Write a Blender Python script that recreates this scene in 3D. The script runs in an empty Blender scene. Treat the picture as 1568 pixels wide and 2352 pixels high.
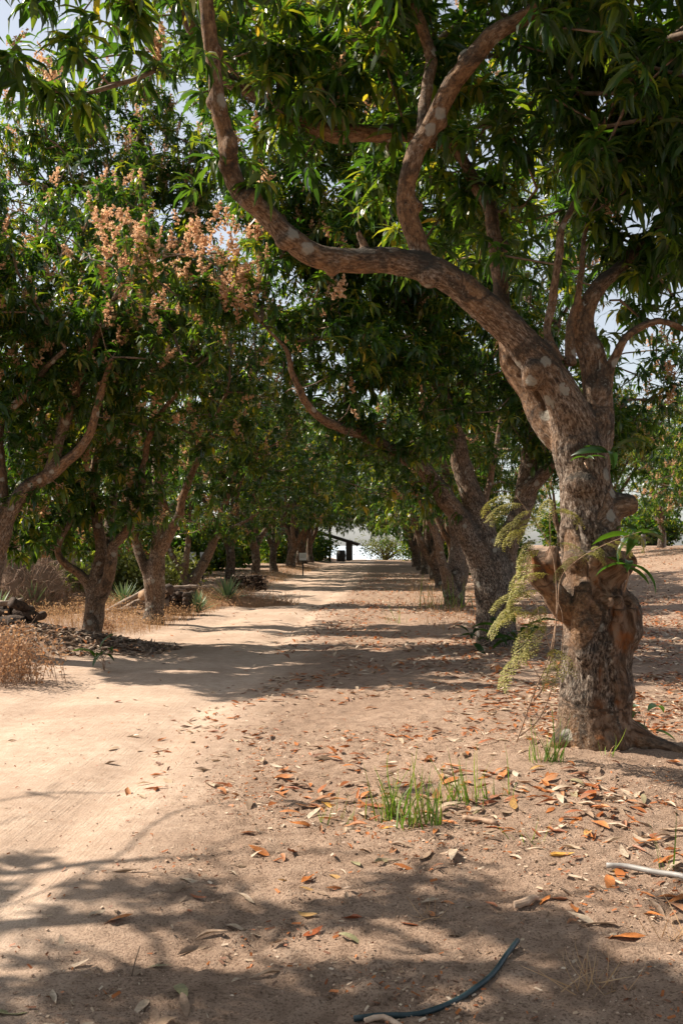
import bpy, bmesh, math, random
import numpy as np
from mathutils import Vector, Matrix, kdtree

R = math.radians
random.seed(11)
rng = np.random.default_rng(11)
sc = bpy.context.scene
COL = sc.collection

# ------------------------------------------------------------------ camera, world, sun, exposure
CAM = np.array([0.0, 0.0, 1.55])
cam_d = bpy.data.cameras.new('camera')
cam_d.sensor_fit = 'VERTICAL'; cam_d.sensor_height = 36; cam_d.lens = 35
cam_d.clip_start = 0.05; cam_d.clip_end = 20000
cam = bpy.data.objects.new('camera', cam_d); COL.objects.link(cam)
cam.location = CAM; cam.rotation_euler = (R(91.73), 0, R(2.68))
sc.camera = cam
CM = np.array(cam.rotation_euler.to_matrix())

SUN_PHI, SUN_EL = 74.0, 44.0          # degrees left of the path direction, height
S = np.array([-math.sin(R(SUN_PHI)) * math.cos(R(SUN_EL)), math.cos(R(SUN_PHI)) * math.cos(R(SUN_EL)), math.sin(R(SUN_EL))])
world = bpy.data.worlds.new('World'); sc.world = world; world.use_nodes = True
wn = world.node_tree; wn.nodes.clear()
sky = wn.nodes.new('ShaderNodeTexSky'); sky.sky_type = 'NISHITA'; sky.sun_disc = False
sky.sun_elevation = R(SUN_EL); sky.sun_rotation = R(-SUN_PHI)
sky.air_density = 1.0; sky.dust_density = 1.2; sky.ozone_density = 1.0
bg = wn.nodes.new('ShaderNodeBackground'); bg.inputs['Strength'].default_value = 0.092
wo = wn.nodes.new('ShaderNodeOutputWorld')
hz = wn.nodes.new('ShaderNodeHueSaturation'); hz.inputs['Saturation'].default_value = 0.42
wn.links.new(sky.outputs[0], hz.inputs['Color']); wn.links.new(hz.outputs[0], bg.inputs[0]); wn.links.new(bg.outputs[0], wo.inputs[0])
sun_d = bpy.data.lights.new('sun', 'SUN'); sun_d.energy = 5.0; sun_d.angle = R(0.53); sun_d.color = (1.0, 0.90, 0.77)
sun = bpy.data.objects.new('sun', sun_d); COL.objects.link(sun)
sun.rotation_euler = Vector(S).to_track_quat('Z', 'Y').to_euler(); sun.location = (-30, 15, 40)
sc.view_settings.view_transform = 'Standard'; sc.view_settings.look = 'None'
sc.view_settings.gamma = 1; sc.view_settings.exposure = 0.95
sc.cycles.max_bounces = 10; sc.cycles.diffuse_bounces = 6; sc.cycles.transmission_bounces = 4
sc.cycles.use_denoising = True
sc.cycles.sample_clamp_indirect = 6

# ------------------------------------------------------------------ small maths
FPX = 35 / 36 * 2352
def P(u, v, d):
    """point at forward distance d seen at (u, v) of a 1568x2352 picture"""
    w = CM @ np.array([(u - 784) / FPX, -(v - 1176) / FPX, -1.0])
    return CAM + w * (d / w[1])
def G(u, v, z=0.0):
    w = CM @ np.array([(u - 784) / FPX, -(v - 1176) / FPX, -1.0])
    return CAM + w * ((z - CAM[2]) / w[2])

def _hash(ix, iy, iz):
    n = (ix * 374761393 + iy * 668265263 + iz * 1274126177) & 0x7fffffff
    n = ((n ^ (n >> 13)) * 1274126177) & 0x7fffffff
    n = (n ^ (n >> 16)) & 0xffff
    return n / 65535.0
def vnoise(x, y, z=0.0):
    x, y, z = np.broadcast_arrays(np.asarray(x, float), np.asarray(y, float), np.asarray(z, float))
    xi, yi, zi = np.floor(x).astype(np.int64), np.floor(y).astype(np.int64), np.floor(z).astype(np.int64)
    f = lambda t: t * t * t * (t * (t * 6 - 15) + 10)
    u, v, w = f(x - xi), f(y - yi), f(z - zi)
    out = 0
    for a in (0, 1):
        for b in (0, 1):
            for c in (0, 1):
                out = out + (u if a else 1 - u) * (v if b else 1 - v) * (w if c else 1 - w) * _hash(xi + a, yi + b, zi + c)
    return out
def fbm(x, y, z=0.0, o=4):
    s, a, t = 0, 0.5, 0
    for k in range(o):
        s = s + a * vnoise(np.asarray(x) * 2 ** k + 17.3 * k, np.asarray(y) * 2 ** k + 5.1 * k, np.asarray(z) * 2 ** k + 9.7 * k); t += a; a *= 0.5
    return s / t
def sstep(a, b, x):
    t = np.clip((np.asarray(x, float) - a) / (b - a), 0, 1)
    return t * t * (3 - 2 * t)
def norm(v):
    v = np.asarray(v, float); return v / (np.linalg.norm(v) + 1e-12)

# ------------------------------------------------------------------ materials
def new_mat(name):
    m = bpy.data.materials.new(name); m.use_nodes = True
    nt = m.node_tree; nt.nodes.clear()
    out = nt.nodes.new('ShaderNodeOutputMaterial')
    return m, nt, out
class N:
    """tiny node helper"""
    def __init__(s, nt): s.nt = nt
    def n(s, t, **kw):
        x = s.nt.nodes.new(t)
        for k, v in kw.items():
            if k.startswith('_'): setattr(x, k[1:], v)
            else: s.set(x, k, v)
        return x
    def set(s, node, key, v):
        i = node.inputs[int(key[1:])] if key[0] == 'i' and key[1:].isdigit() else node.inputs[key.replace('_', ' ')]
        if hasattr(v, 'is_output') or isinstance(v, bpy.types.NodeSocket): s.nt.links.new(v, i)
        else: i.default_value = v
    def ramp(s, fac, stops):
        r = s.nt.nodes.new('ShaderNodeValToRGB'); s.nt.links.new(fac, r.inputs[0])
        els = r.color_ramp.elements
        while len(els) < len(stops): els.new(0.5)
        for e, (p, c) in zip(els, stops):
            e.position = p; e.color = (c[0], c[1], c[2], 1) if not isinstance(c, (int, float)) else (c, c, c, 1)
        return r.outputs[0]
    def mix(s, fac, a, b, mode='MIX'):
        m = s.nt.nodes.new('ShaderNodeMix'); m.data_type = 'RGBA'; m.blend_type = mode
        for k, v in ((0, fac), (6, a), (7, b)):
            if isinstance(v, bpy.types.NodeSocket): s.nt.links.new(v, m.inputs[k])
            elif k == 0: m.inputs[0].default_value = v
            else: m.inputs[k].default_value = (v[0], v[1], v[2], 1)
        return m.outputs[2]
    def math(s, op, a, b=0.0, c=None):
        m = s.nt.nodes.new('ShaderNodeMath'); m.operation = op
        for k, v in ((0, a), (1, b), (2, c)):
            if v is None: continue
            if isinstance(v, bpy.types.NodeSocket): s.nt.links.new(v, m.inputs[k])
            else: m.inputs[k].default_value = v
        return m.outputs[0]
    def noise(s, vec, scale, detail=4, rough=0.55, dist=0.0):
        x = s.n('ShaderNodeTexNoise', Scale=scale, Detail=detail, Roughness=rough, Distortion=dist)
        if vec is not None: s.nt.links.new(vec, x.inputs['Vector'])
        return x.outputs[0]
    def vor(s, vec, scale, feature='F1', rnd=1.0):
        x = s.n('ShaderNodeTexVoronoi', _feature=feature, Scale=scale, Randomness=rnd)
        if vec is not None: s.nt.links.new(vec, x.inputs['Vector'])
        return x
    def mapping(s, vec, scale):
        x = s.n('ShaderNodeMapping'); s.nt.links.new(vec, x.inputs[0]); x.inputs['Scale'].default_value = scale
        return x.outputs[0]
    def bump(s, h, strength=0.5, dist=0.01, normal=None):
        x = s.n('ShaderNodeBump', Strength=strength, Distance=dist); s.nt.links.new(h, x.inputs['Height'])
        if normal is not None: s.nt.links.new(normal, x.inputs['Normal'])
        return x.outputs[0]

def leaf_mat(name, stops, trans_col, trans=0.35, rough=0.4, spec=0.5):
    m, nt, out = new_mat(name); h = N(nt)
    at = h.n('ShaderNodeAttribute', _attribute_name='tint')
    col = h.ramp(at.outputs['Fac'], stops)
    b = h.n('ShaderNodeBsdfPrincipled', Base_Color=col, Roughness=rough)
    b.inputs['Specular IOR Level'].default_value = spec
    t = h.n('ShaderNodeBsdfTranslucent')
    tc = h.mix(1.0, col, trans_col, 'MULTIPLY')
    nt.links.new(tc, t.inputs[0])
    mx = h.n('ShaderNodeMixShader'); mx.inputs[0].default_value = trans
    nt.links.new(b.outputs[0], mx.inputs[1]); nt.links.new(t.outputs[0], mx.inputs[2])
    nt.links.new(mx.outputs[0], out.inputs[0])
    return m

def plain_mat(name, c1, c2, scale=20, rough=0.8, bump=0.3, bdist=0.005, detail=5, coord='Object', spec=0.3, stretch=(1, 1, 1), metal=0):
    m, nt, out = new_mat(name); h = N(nt)
    tc = h.n('ShaderNodeTexCoord'); v = h.mapping(tc.outputs[coord], stretch)
    n1 = h.noise(v, scale, detail)
    col = h.ramp(n1, [(0.3, c1), (0.7, c2)])
    b = h.n('ShaderNodeBsdfPrincipled', Base_Color=col, Roughness=rough)
    b.inputs['Specular IOR Level'].default_value = spec; b.inputs['Metallic'].default_value = metal
    if bump: nt.links.new(h.bump(h.noise(v, scale * 2.5, detail), bump, bdist), b.inputs['Normal'])
    nt.links.new(b.outputs[0], out.inputs[0])
    return m

def bark_mat(name, warm=1.0, fine=1.0):
    m, nt, out = new_mat(name); h = N(nt)
    at = h.n('ShaderNodeAttribute', _attribute_name='bark')
    bare = h.n('ShaderNodeAttribute', _attribute_name='bare').outputs['Fac']
    co = at.outputs['Vector']; girth = h.n('ShaderNodeAttribute', _attribute_name='girth').outputs['Fac']
    geo = h.n('ShaderNodeNewGeometry'); pos = geo.outputs['Position']
    st = h.mapping(co, (1, 1, 0.36))
    fiss = h.noise(st, 70 * fine, 6, 0.66, 0.3)
    big = h.noise(pos, 3.2, 4, 0.6)
    mid = h.noise(st, 13 * fine, 5, 0.65, 0.5)
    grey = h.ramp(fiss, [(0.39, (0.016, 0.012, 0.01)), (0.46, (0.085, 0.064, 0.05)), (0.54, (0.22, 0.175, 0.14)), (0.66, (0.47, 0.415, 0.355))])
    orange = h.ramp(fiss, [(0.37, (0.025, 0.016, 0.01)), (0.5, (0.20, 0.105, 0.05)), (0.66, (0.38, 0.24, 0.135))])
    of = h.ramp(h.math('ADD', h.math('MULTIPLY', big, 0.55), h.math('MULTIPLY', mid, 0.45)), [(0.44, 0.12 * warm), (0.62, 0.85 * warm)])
    # limbs carry smoother, browner bark than the stem, extra orange painting in ground bounce
    fine_n = h.noise(h.mapping(co, (1, 1, 0.6)), 34 * fine, 6, 0.7, 0.4)
    smooth_b = h.ramp(fine_n, [(0.34, (0.035, 0.02, 0.012)), (0.48, (0.16, 0.082, 0.038)), (0.68, (0.34, 0.20, 0.105))])
    patch = h.ramp(h.noise(pos, 2.1, 5, 0.65), [(0.42, 0.0), (0.56, 1.0)])
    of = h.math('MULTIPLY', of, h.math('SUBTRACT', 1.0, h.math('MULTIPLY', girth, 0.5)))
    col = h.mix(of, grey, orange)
    col = h.mix(h.math('MULTIPLY', h.math('SUBTRACT', 1.0, girth), h.math('ADD', 0.35, h.math('MULTIPLY', patch, 0.6))), col, smooth_b)
    col = h.mix(h.math('MULTIPLY', h.ramp(h.noise(pos, 3.4, 6, 0.72, 0.8), [(0.38, 0.9), (0.47, 0.0)]), 0.8), col, (0.03, 0.024, 0.019))
    # upper faces painted dark, as shade against undersides lit from the ground
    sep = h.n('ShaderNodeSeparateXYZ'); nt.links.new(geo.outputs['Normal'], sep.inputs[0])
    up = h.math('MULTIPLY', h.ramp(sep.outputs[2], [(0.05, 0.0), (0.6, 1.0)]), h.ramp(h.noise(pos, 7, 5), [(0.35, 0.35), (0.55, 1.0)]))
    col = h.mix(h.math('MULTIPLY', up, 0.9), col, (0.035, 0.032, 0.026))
    # lichen plates
    dist = h.n('ShaderNodeVectorMath', _operation='ADD'); nt.links.new(co, dist.inputs[0])
    nv = h.n('ShaderNodeTexNoise', Scale=28.0, Detail=3.0); nt.links.new(co, nv.inputs['Vector'])
    sc_ = h.n('ShaderNodeVectorMath', _operation='SCALE'); nt.links.new(nv.outputs['Color'], sc_.inputs[0]); sc_.inputs['Scale'].default_value = 0.05
    nt.links.new(sc_.outputs[0], dist.inputs[1])
    vo = h.vor(dist.outputs[0], 7.5 * fine)
    lic = h.ramp(vo.outputs['Distance'], [(0.27, 1.0), (0.36, 0.0)])
    pick = h.n('ShaderNodeSeparateColor'); nt.links.new(vo.outputs['Color'], pick.inputs[0])
    lic = h.math('MULTIPLY', lic, h.math('GREATER_THAN', pick.outputs[0], 0.78))
    speck = h.ramp(h.noise(co, 65 * fine, 3, 0.6), [(0.60, 0.0), (0.68, 0.6)])
    speck = h.math('MULTIPLY', speck, h.ramp(h.noise(pos, 5, 3), [(0.45, 0.0), (0.6, 1.0)]))
    lic = h.math('MAXIMUM', h.math('MULTIPLY', lic, 0.7), speck)
    lic = h.math('MULTIPLY', lic, h.math('SUBTRACT', 1.0, bare))
    col = h.mix(lic, col, (0.34, 0.325, 0.275))
    # stripped, weathered wood
    wst = h.mapping(co, (1, 1, 0.10))
    wn1 = h.noise(wst, 20, 6, 0.6, 0.6)
    wood = h.ramp(wn1, [(0.32, (0.022, 0.014, 0.009)), (0.45, (0.12, 0.062, 0.032)), (0.56, (0.235, 0.15, 0.10)), (0.72, (0.33, 0.21, 0.13))])
    wood = h.mix(h.ramp(h.noise(pos, 5.5, 4, 0.6), [(0.54, 0.0), (0.66, 0.7)]), wood, (0.30, 0.095, 0.018))
    wood = h.mix(h.ramp(h.noise(pos, 4.0, 5, 0.65, 0.6), [(0.36, 0.85), (0.47, 0.0)]), wood, (0.03, 0.022, 0.017))
    col = h.mix(bare, col, wood)
    if fine < 1: col = h.mix(1.0, col, (0.72, 0.70, 0.68), 'MULTIPLY')
    b = h.n('ShaderNodeBsdfPrincipled', Base_Color=col, Roughness=0.85)
    b.inputs['Specular IOR Level'].default_value = 0.25
    hh = h.math('ADD', h.math('MULTIPLY', fiss, 1.0), h.math('MULTIPLY', mid, 1.2))
    hh = h.math('MULTIPLY', hh, h.math('ADD', 0.35, h.math('MULTIPLY', girth, 0.75)))
    nt.links.new(h.bump(hh, 1.0, 0.03), b.inputs['Normal'])
    nt.links.new(b.outputs[0], out.inputs[0])
    return m

def ground_mat():
    m, nt, out = new_mat('sandy_ground'); h = N(nt)
    geo = h.n('ShaderNodeNewGeometry'); p = geo.outputs['Position']
    pathw = h.n('ShaderNodeAttribute', _attribute_name='path').outputs['Fac']
    n_big = h.noise(p, 0.9, 5, 0.6); n_mid = h.noise(p, 9, 6, 0.65); n_fine = h.noise(p, 90, 5, 0.7)
    sand = h.ramp(n_mid, [(0.3, (0.44, 0.32, 0.235)), (0.55, (0.53, 0.40, 0.305)), (0.75, (0.60, 0.465, 0.36))])
    earth = h.ramp(n_mid, [(0.28, (0.20, 0.135, 0.095)), (0.5, (0.41, 0.285, 0.205)), (0.75, (0.53, 0.385, 0.285))])
    col = h.mix(pathw, earth, sand)
    col = h.mix(h.ramp(n_big, [(0.38, 0.45), (0.6, 0.0)]), col, (0.30, 0.20, 0.14))
    grit = h.ramp(n_fine, [(0.38, 0.8), (0.5, 0.0)])
    col = h.mix(h.math('MULTIPLY', grit, h.math('SUBTRACT', 1.0, h.math('MULTIPLY', pathw, 0.55))), col, (0.12, 0.075, 0.05))
    # crumbs of leaf and grit
    vo = h.vor(p, 55); cr = h.ramp(vo.outputs['Distance'], [(0.10, 1.0), (0.2, 0.0)])
    sepc = h.n('ShaderNodeSeparateColor'); nt.links.new(vo.outputs['Color'], sepc.inputs[0])
    cr = h.math('MULTIPLY', cr, h.math('GREATER_THAN', sepc.outputs[0], 0.72))
    cr = h.math('MULTIPLY', cr, h.math('SUBTRACT', 1.0, h.math('MULTIPLY', pathw, 0.85)))
    col = h.mix(cr, col, h.mix(sepc.outputs[1], (0.16, 0.07, 0.03), (0.60, 0.50, 0.38)))
    col = h.mix(h.n('ShaderNodeAttribute', _attribute_name='heap_tone').outputs['Fac'], col, (0.20, 0.14, 0.10))  # ground colour darker around the low heap
    b = h.n('ShaderNodeBsdfPrincipled', Base_Color=col, Roughness=0.95)
    b.inputs['Specular IOR Level'].default_value = 0.1
    # broom and tyre lines on the path
    ln = h.noise(h.mapping(p, (60, 2.2, 1)), 1.0, 3, 0.5)
    hh = h.math('ADD', h.math('MULTIPLY', n_fine, h.math('SUBTRACT', 1.15, h.math('MULTIPLY', pathw, 0.75))), h.math('MULTIPLY', h.math('MULTIPLY', ln, pathw), 0.35))
    hh = h.math('ADD', hh, h.math('MULTIPLY', n_mid, 0.8))
    nt.links.new(h.bump(hh, 0.9, 0.018), b.inputs['Normal'])
    nt.links.new(b.outputs[0], out.inputs[0])
    return m

GREEN = [(0.0, (0.012, 0.036, 0.010)), (0.45, (0.026, 0.066, 0.014)), (0.68, (0.062, 0.10, 0.016)), (0.86, (0.15, 0.16, 0.028)), (1.0, (0.27, 0.19, 0.05))]
M = {}
M['leaf'] = leaf_mat('mango_leaf', GREEN, (3.6, 3.2, 0.8), 0.44, 0.33, 0.5)
M['blossom'] = leaf_mat('mango_blossom', [(0, (0.30, 0.17, 0.09)), (0.3, (0.55, 0.33, 0.19)), (0.65, (0.76, 0.51, 0.31)), (1, (0.90, 0.70, 0.49))], (1, 0.95, 0.9), 0.5, 0.8, 0.1)
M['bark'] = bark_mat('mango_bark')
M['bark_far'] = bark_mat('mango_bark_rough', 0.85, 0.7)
M['twig'] = plain_mat('twig_bark', (0.09, 0.06, 0.04), (0.24, 0.17, 0.12), 30)
M['ground'] = ground_mat()
M['grass'] = leaf_mat('fresh_grass', [(0, (0.07, 0.13, 0.02)), (0.6, (0.13, 0.22, 0.03)), (1, (0.28, 0.30, 0.08))], (1.6, 1.7, 0.8), 0.4, 0.45, 0.4)
M['drygrass'] = leaf_mat('dry_grass', [(0, (0.26, 0.15, 0.085)), (0.5, (0.42, 0.26, 0.145)), (1, (0.56, 0.41, 0.26))], (1.1, 1, 0.8), 0.35, 0.8, 0.2)
M['weed'] = leaf_mat('dry_weed', [(0, (0.25, 0.13, 0.07)), (0.5, (0.44, 0.265, 0.155)), (1, (0.60, 0.42, 0.28))], (1.1, 1, 0.8), 0.3, 0.8, 0.2)
M['straw'] = leaf_mat('straw', [(0, (0.16, 0.11, 0.075)), (0.5, (0.30, 0.20, 0.14)), (1, (0.46, 0.33, 0.24))], (1, 1, 1), 0.15, 0.85, 0.2)
M['litter'] = leaf_mat('leaf_litter', [(0.0, (0.13, 0.085, 0.06)), (0.2, (0.25, 0.075, 0.022)), (0.5, (0.46, 0.16, 0.045)), (0.6, (0.33, 0.22, 0.15)), (0.8, (0.46, 0.34, 0.23)), (1.0, (0.62, 0.50, 0.38))], (1.1, 1, 0.8), 0.12, 0.55, 0.35)
M['frond'] = leaf_mat('feathery_leaf', [(0, (0.14, 0.15, 0.045)), (0.5, (0.27, 0.26, 0.085)), (1, (0.42, 0.36, 0.17))], (1.3, 1.3, 0.7), 0.35, 0.6, 0.2)
M['agave'] = leaf_mat('agave_leaf', [(0, (0.07, 0.13, 0.07)), (0.6, (0.16, 0.24, 0.12)), (1, (0.36, 0.38, 0.20))], (1.2, 1.3, 0.8), 0.12, 0.5, 0.4)
M['shrub'] = leaf_mat('shrub_leaf', [(0, (0.06, 0.085, 0.02)), (0.5, (0.13, 0.15, 0.035)), (1, (0.26, 0.25, 0.07))], (1.6, 1.6, 0.8), 0.35, 0.5, 0.35)
M['redleaf'] = leaf_mat('red_leaf', [(0, (0.25, 0.06, 0.03)), (1, (0.55, 0.17, 0.08))], (1.2, 1, 0.8), 0.3, 0.5, 0.3)
M['stem'] = plain_mat('dry_stem', (0.20, 0.12, 0.075), (0.42, 0.29, 0.20), 40)
M['wood_dark'] = plain_mat('charred_log', (0.02, 0.014, 0.011), (0.10, 0.065, 0.045), 14, 0.9, 0.8, 0.02)
M['wood_grey'] = plain_mat('weathered_wood', (0.15, 0.11, 0.085), (0.36, 0.28, 0.22), 18, 0.85, 0.6, 0.01, stretch=(1, 1, 0.2))
M['wood_cut'] = plain_mat('cut_wood', (0.30, 0.17, 0.09), (0.50, 0.33, 0.20), 25)

# ------------------------------------------------------------------ mesh helpers
def make_mesh(name, V, F, mat=None, attrs=None, smooth=True):
    V = np.ascontiguousarray(V, dtype=np.float32); F = np.ascontiguousarray(F, dtype=np.int32)
    me = bpy.data.meshes.new(name)
    k = F.shape[1]
    me.vertices.add(len(V)); me.vertices.foreach_set('co', V.ravel())
    me.loops.add(F.size); me.loops.foreach_set('vertex_index', F.ravel())
    me.polygons.add(len(F)); me.polygons.foreach_set('loop_start', np.arange(0, F.size, k, dtype=np.int32))
    me.polygons.foreach_set('use_smooth', np.full(len(F), smooth, dtype=bool))
    for an, av in (attrs or {}).items():
        av = np.ascontiguousarray(av, dtype=np.float32)
        if av.ndim == 1:
            a = me.attributes.new(an, 'FLOAT', 'POINT'); a.data.foreach_set('value', av)
        else:
            a = me.attributes.new(an, 'FLOAT_VECTOR', 'POINT'); a.data.foreach_set('vector', av.ravel())
    me.update(calc_edges=True)
    if mat is not None: me.materials.append(mat)
    return me
class MB:
    """collects pieces (same face size: quads) into one mesh"""
    def __init__(s): s.V, s.F, s.T, s.n = [], [], [], 0
    def add(s, V, F, t=0.5):
        V = np.asarray(V, float); s.V.append(V); s.F.append(np.asarray(F, int) + s.n)
        s.T.append(np.full(len(V), t) if np.isscalar(t) else np.asarray(t, float)); s.n += len(V)
    def mesh(s, name, mat, smooth=True, off=None):
        V = np.concatenate(s.V)
        if off is not None: V = V - off
        return make_mesh(name, V, np.concatenate(s.F), mat, {'tint': np.concatenate(s.T)}, smooth)
def obj(name, me, parent=None, loc=None, rot=None, scale=None):
    o = bpy.data.objects.new(name, me); COL.objects.link(o)
    if parent is not None: o.parent = parent
    if loc is not None: o.location = loc
    if rot is not None: o.rotation_euler = rot
    if scale is not None: o.scale = (scale,) * 3 if np.isscalar(scale) else scale
    return o
def tag(o, label, cat, group=None, kind=None):
    if label: o['label'] = label
    if cat: o['category'] = cat
    if group: o['group'] = group
    if kind: o['kind'] = kind
    return o
def thing(name, label, cat, loc=(0, 0, 0), group=None, rotz=0):
    o = bpy.data.objects.new(name, None); COL.objects.link(o); o.empty_display_size = 0.1
    o.location = loc; o.rotation_euler = (0, 0, rotz)
    return tag(o, label, cat, group)

def resample(pts, rad, step, wig=0.0, seed=0):
    pts = np.asarray(pts, float); rad = np.asarray(rad, float); n = len(pts)
    Pp = np.vstack([2 * pts[0] - pts[1], pts, 2 * pts[-1] - pts[-2]])
    out, rr = [], []
    for i in range(n - 1):
        p0, p1, p2, p3 = Pp[i:i + 4]
        m = max(2, int(np.linalg.norm(p2 - p1) / step) + 1)
        for t in np.arange(m) / m:
            out.append(0.5 * ((2 * p1) + (-p0 + p2) * t + (2 * p0 - 5 * p1 + 4 * p2 - p3) * t * t + (-p0 + 3 * p1 - 3 * p2 + p3) * t ** 3))
            rr.append(rad[i] * (1 - t) + rad[i + 1] * t)
    out.append(pts[-1]); rr.append(rad[-1])
    out, rr = np.array(out), np.array(rr)
    if wig:
        s = np.arange(len(out)) * step
        for ax in range(3):
            out[:, ax] += wig * (fbm(s * 2.3 + seed * 7.7, ax * 11.0 + 0.5, seed, 3) - 0.5) * np.minimum(1, s * 3)
        rr = rr * (1 + 0.18 * (fbm(s * 4 + 3.1, seed + 0.5, 0, 2) - 0.5))
    return out, rr
def frames(pts):
    T = np.gradient(pts, axis=0); T /= np.linalg.norm(T, axis=1)[:, None] + 1e-9
    u = np.cross(T[0], [0.31, 0.9, 0.1]); u = norm(u)
    U = [u]
    for i in range(1, len(pts)):
        u = U[-1] - T[i] * (U[-1] @ T[i]); U.append(norm(u))
    U = np.array(U); W = np.cross(T, U)
    return T, U, W
def tube(pts, rad, segs=8, cap=True, ell=None):
    """quads; ends closed by collapsing to the centre"""
    pts = np.asarray(pts, float); rad = np.asarray(rad, float)
    T, U, W = frames(pts)
    if cap:
        pts = np.vstack([pts[0], pts, pts[-1]]); rad = np.concatenate([[1e-4], rad, [1e-4]])
        U = np.vstack([U[0], U, U[-1]]); W = np.vstack([W[0], W, W[-1]])
    a = np.linspace(0, 2 * np.pi, segs, endpoint=False)
    V = pts[:, None, :] + rad[:, None, None] * (np.cos(a)[None, :, None] * U[:, None, :] + np.sin(a)[None, :, None] * W[:, None, :])
    n = len(pts)
    i = np.arange(n - 1)[:, None] * segs; j = np.arange(segs)[None, :]; k = (j + 1) % segs
    F = np.stack([i + j, i + k, i + segs + k, i + segs + j], -1).reshape(-1, 4)
    return V.reshape(-1, 3), F
def box_vf(c, s, rot=None):
    c = np.asarray(c, float); s = np.asarray(s, float) / 2
    V = np.array([[x, y, z] for x in (-1, 1) for y in (-1, 1) for z in (-1, 1)], float) * s
    if rot is not None: V = V @ np.asarray(rot).T
    F = [[0, 1, 3, 2], [4, 6, 7, 5], [0, 4, 5, 1], [2, 3, 7, 6], [0, 2, 6, 4], [1, 5, 7, 3]]
    return V + c, np.array(F)
def bevel_box(name, size, mat, bev=0.01, c=(0, 0, 0)):
    bm = bmesh.new(); bmesh.ops.create_cube(bm, size=1)
    for v in bm.verts: v.co = Vector((v.co.x * size[0] + c[0], v.co.y * size[1] + c[1], v.co.z * size[2] + c[2]))
    bmesh.ops.bevel(bm, geom=bm.edges[:], offset=bev, segments=2, affect='EDGES')
    me = bpy.data.meshes.new(name); bm.to_mesh(me); bm.free(); me.materials.append(mat); return me

# ------------------------------------------------------------------ ground height
HERO = G(1370, 1710, 0.16)
HEAP = np.array([-4.55, 14.0])
def ground_h(x, y):
    x, y = np.asarray(x, float), np.asarray(y, float)
    h = 0.0 * x
    pm = path_mask(x, y)
    h = h + (1 - pm) * (0.10 * (fbm(x * 0.55, y * 0.55, 3.3, 3) - 0.5) + 0.03 * (fbm(x * 3.1, y * 3.1, 1.3, 3) - 0.5) + 0.035 * (fbm(x * 11, y * 11, 2.3, 3) - 0.5))
    h = h + pm * (0.02 * (fbm(x * 1.3, y * 0.6, 5.3, 2) - 0.5) + 0.006 * (fbm(x * 9, y * 9, 7.3, 2) - 0.5))
    near = sstep(14, 6, y)
    h = h + (1 - pm) * near * 0.030 * (fbm(x * 30, y * 30, 8.1, 2) - 0.5)
    h = h + 0.10 * np.exp(-(((x - HERO[0]) ** 2 + (y - HERO[1]) ** 2) / 0.9))
    h = h + 0.07 * sstep(-0.9, 0.9, x) * sstep(20, 8, y)                         # bank right of the track
    h = h + 0.16 * sstep(-4.1, -5.6, x) * sstep(8, 13, y)                        # verge on the left
    d = ((x - HEAP[0]) / 1.35) ** 2 + ((y - HEAP[1]) / 0.75) ** 2
    h = h + 0.27 * np.exp(-d * 1.3) * (0.75 + 0.5 * fbm(x * 2.7, y * 2.7, 4.4, 3))
    h = h - 0.03 * np.exp(-((x + 1.75) / 0.22) ** 2) * pm - 0.03 * np.exp(-((x + 3.25) / 0.22) ** 2) * pm
    h = h + 1.25 * sstep(2.5, 13, x) * sstep(10, 46, y)                           # orchard floor climbs to the right
    h = h - 0.012 * np.maximum(0, y - 88) ** 2 * sstep(88, 96, y) - 0.35 * np.maximum(0, y - 140) * 0
    return np.maximum(h, -75)
def path_mask(x, y):
    x, y = np.asarray(x, float), np.asarray(y, float)
    wob = 0.5 * (fbm(y * 0.45, x * 0.45, 2.2, 3) - 0.5)
    r = sstep(0.45, -0.45, x + 1.15 + wob)
    l = sstep(-4.75, -4.05, x + wob)
    return r * l
def gz(x, y): return float(ground_h(np.array([x]), np.array([y]))[0])

def GG(u, v, z=0.0):
    p = G(u, v, 0.05)
    for _ in range(6): p = G(u, v, gz(p[0], p[1]))
    return p

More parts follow.
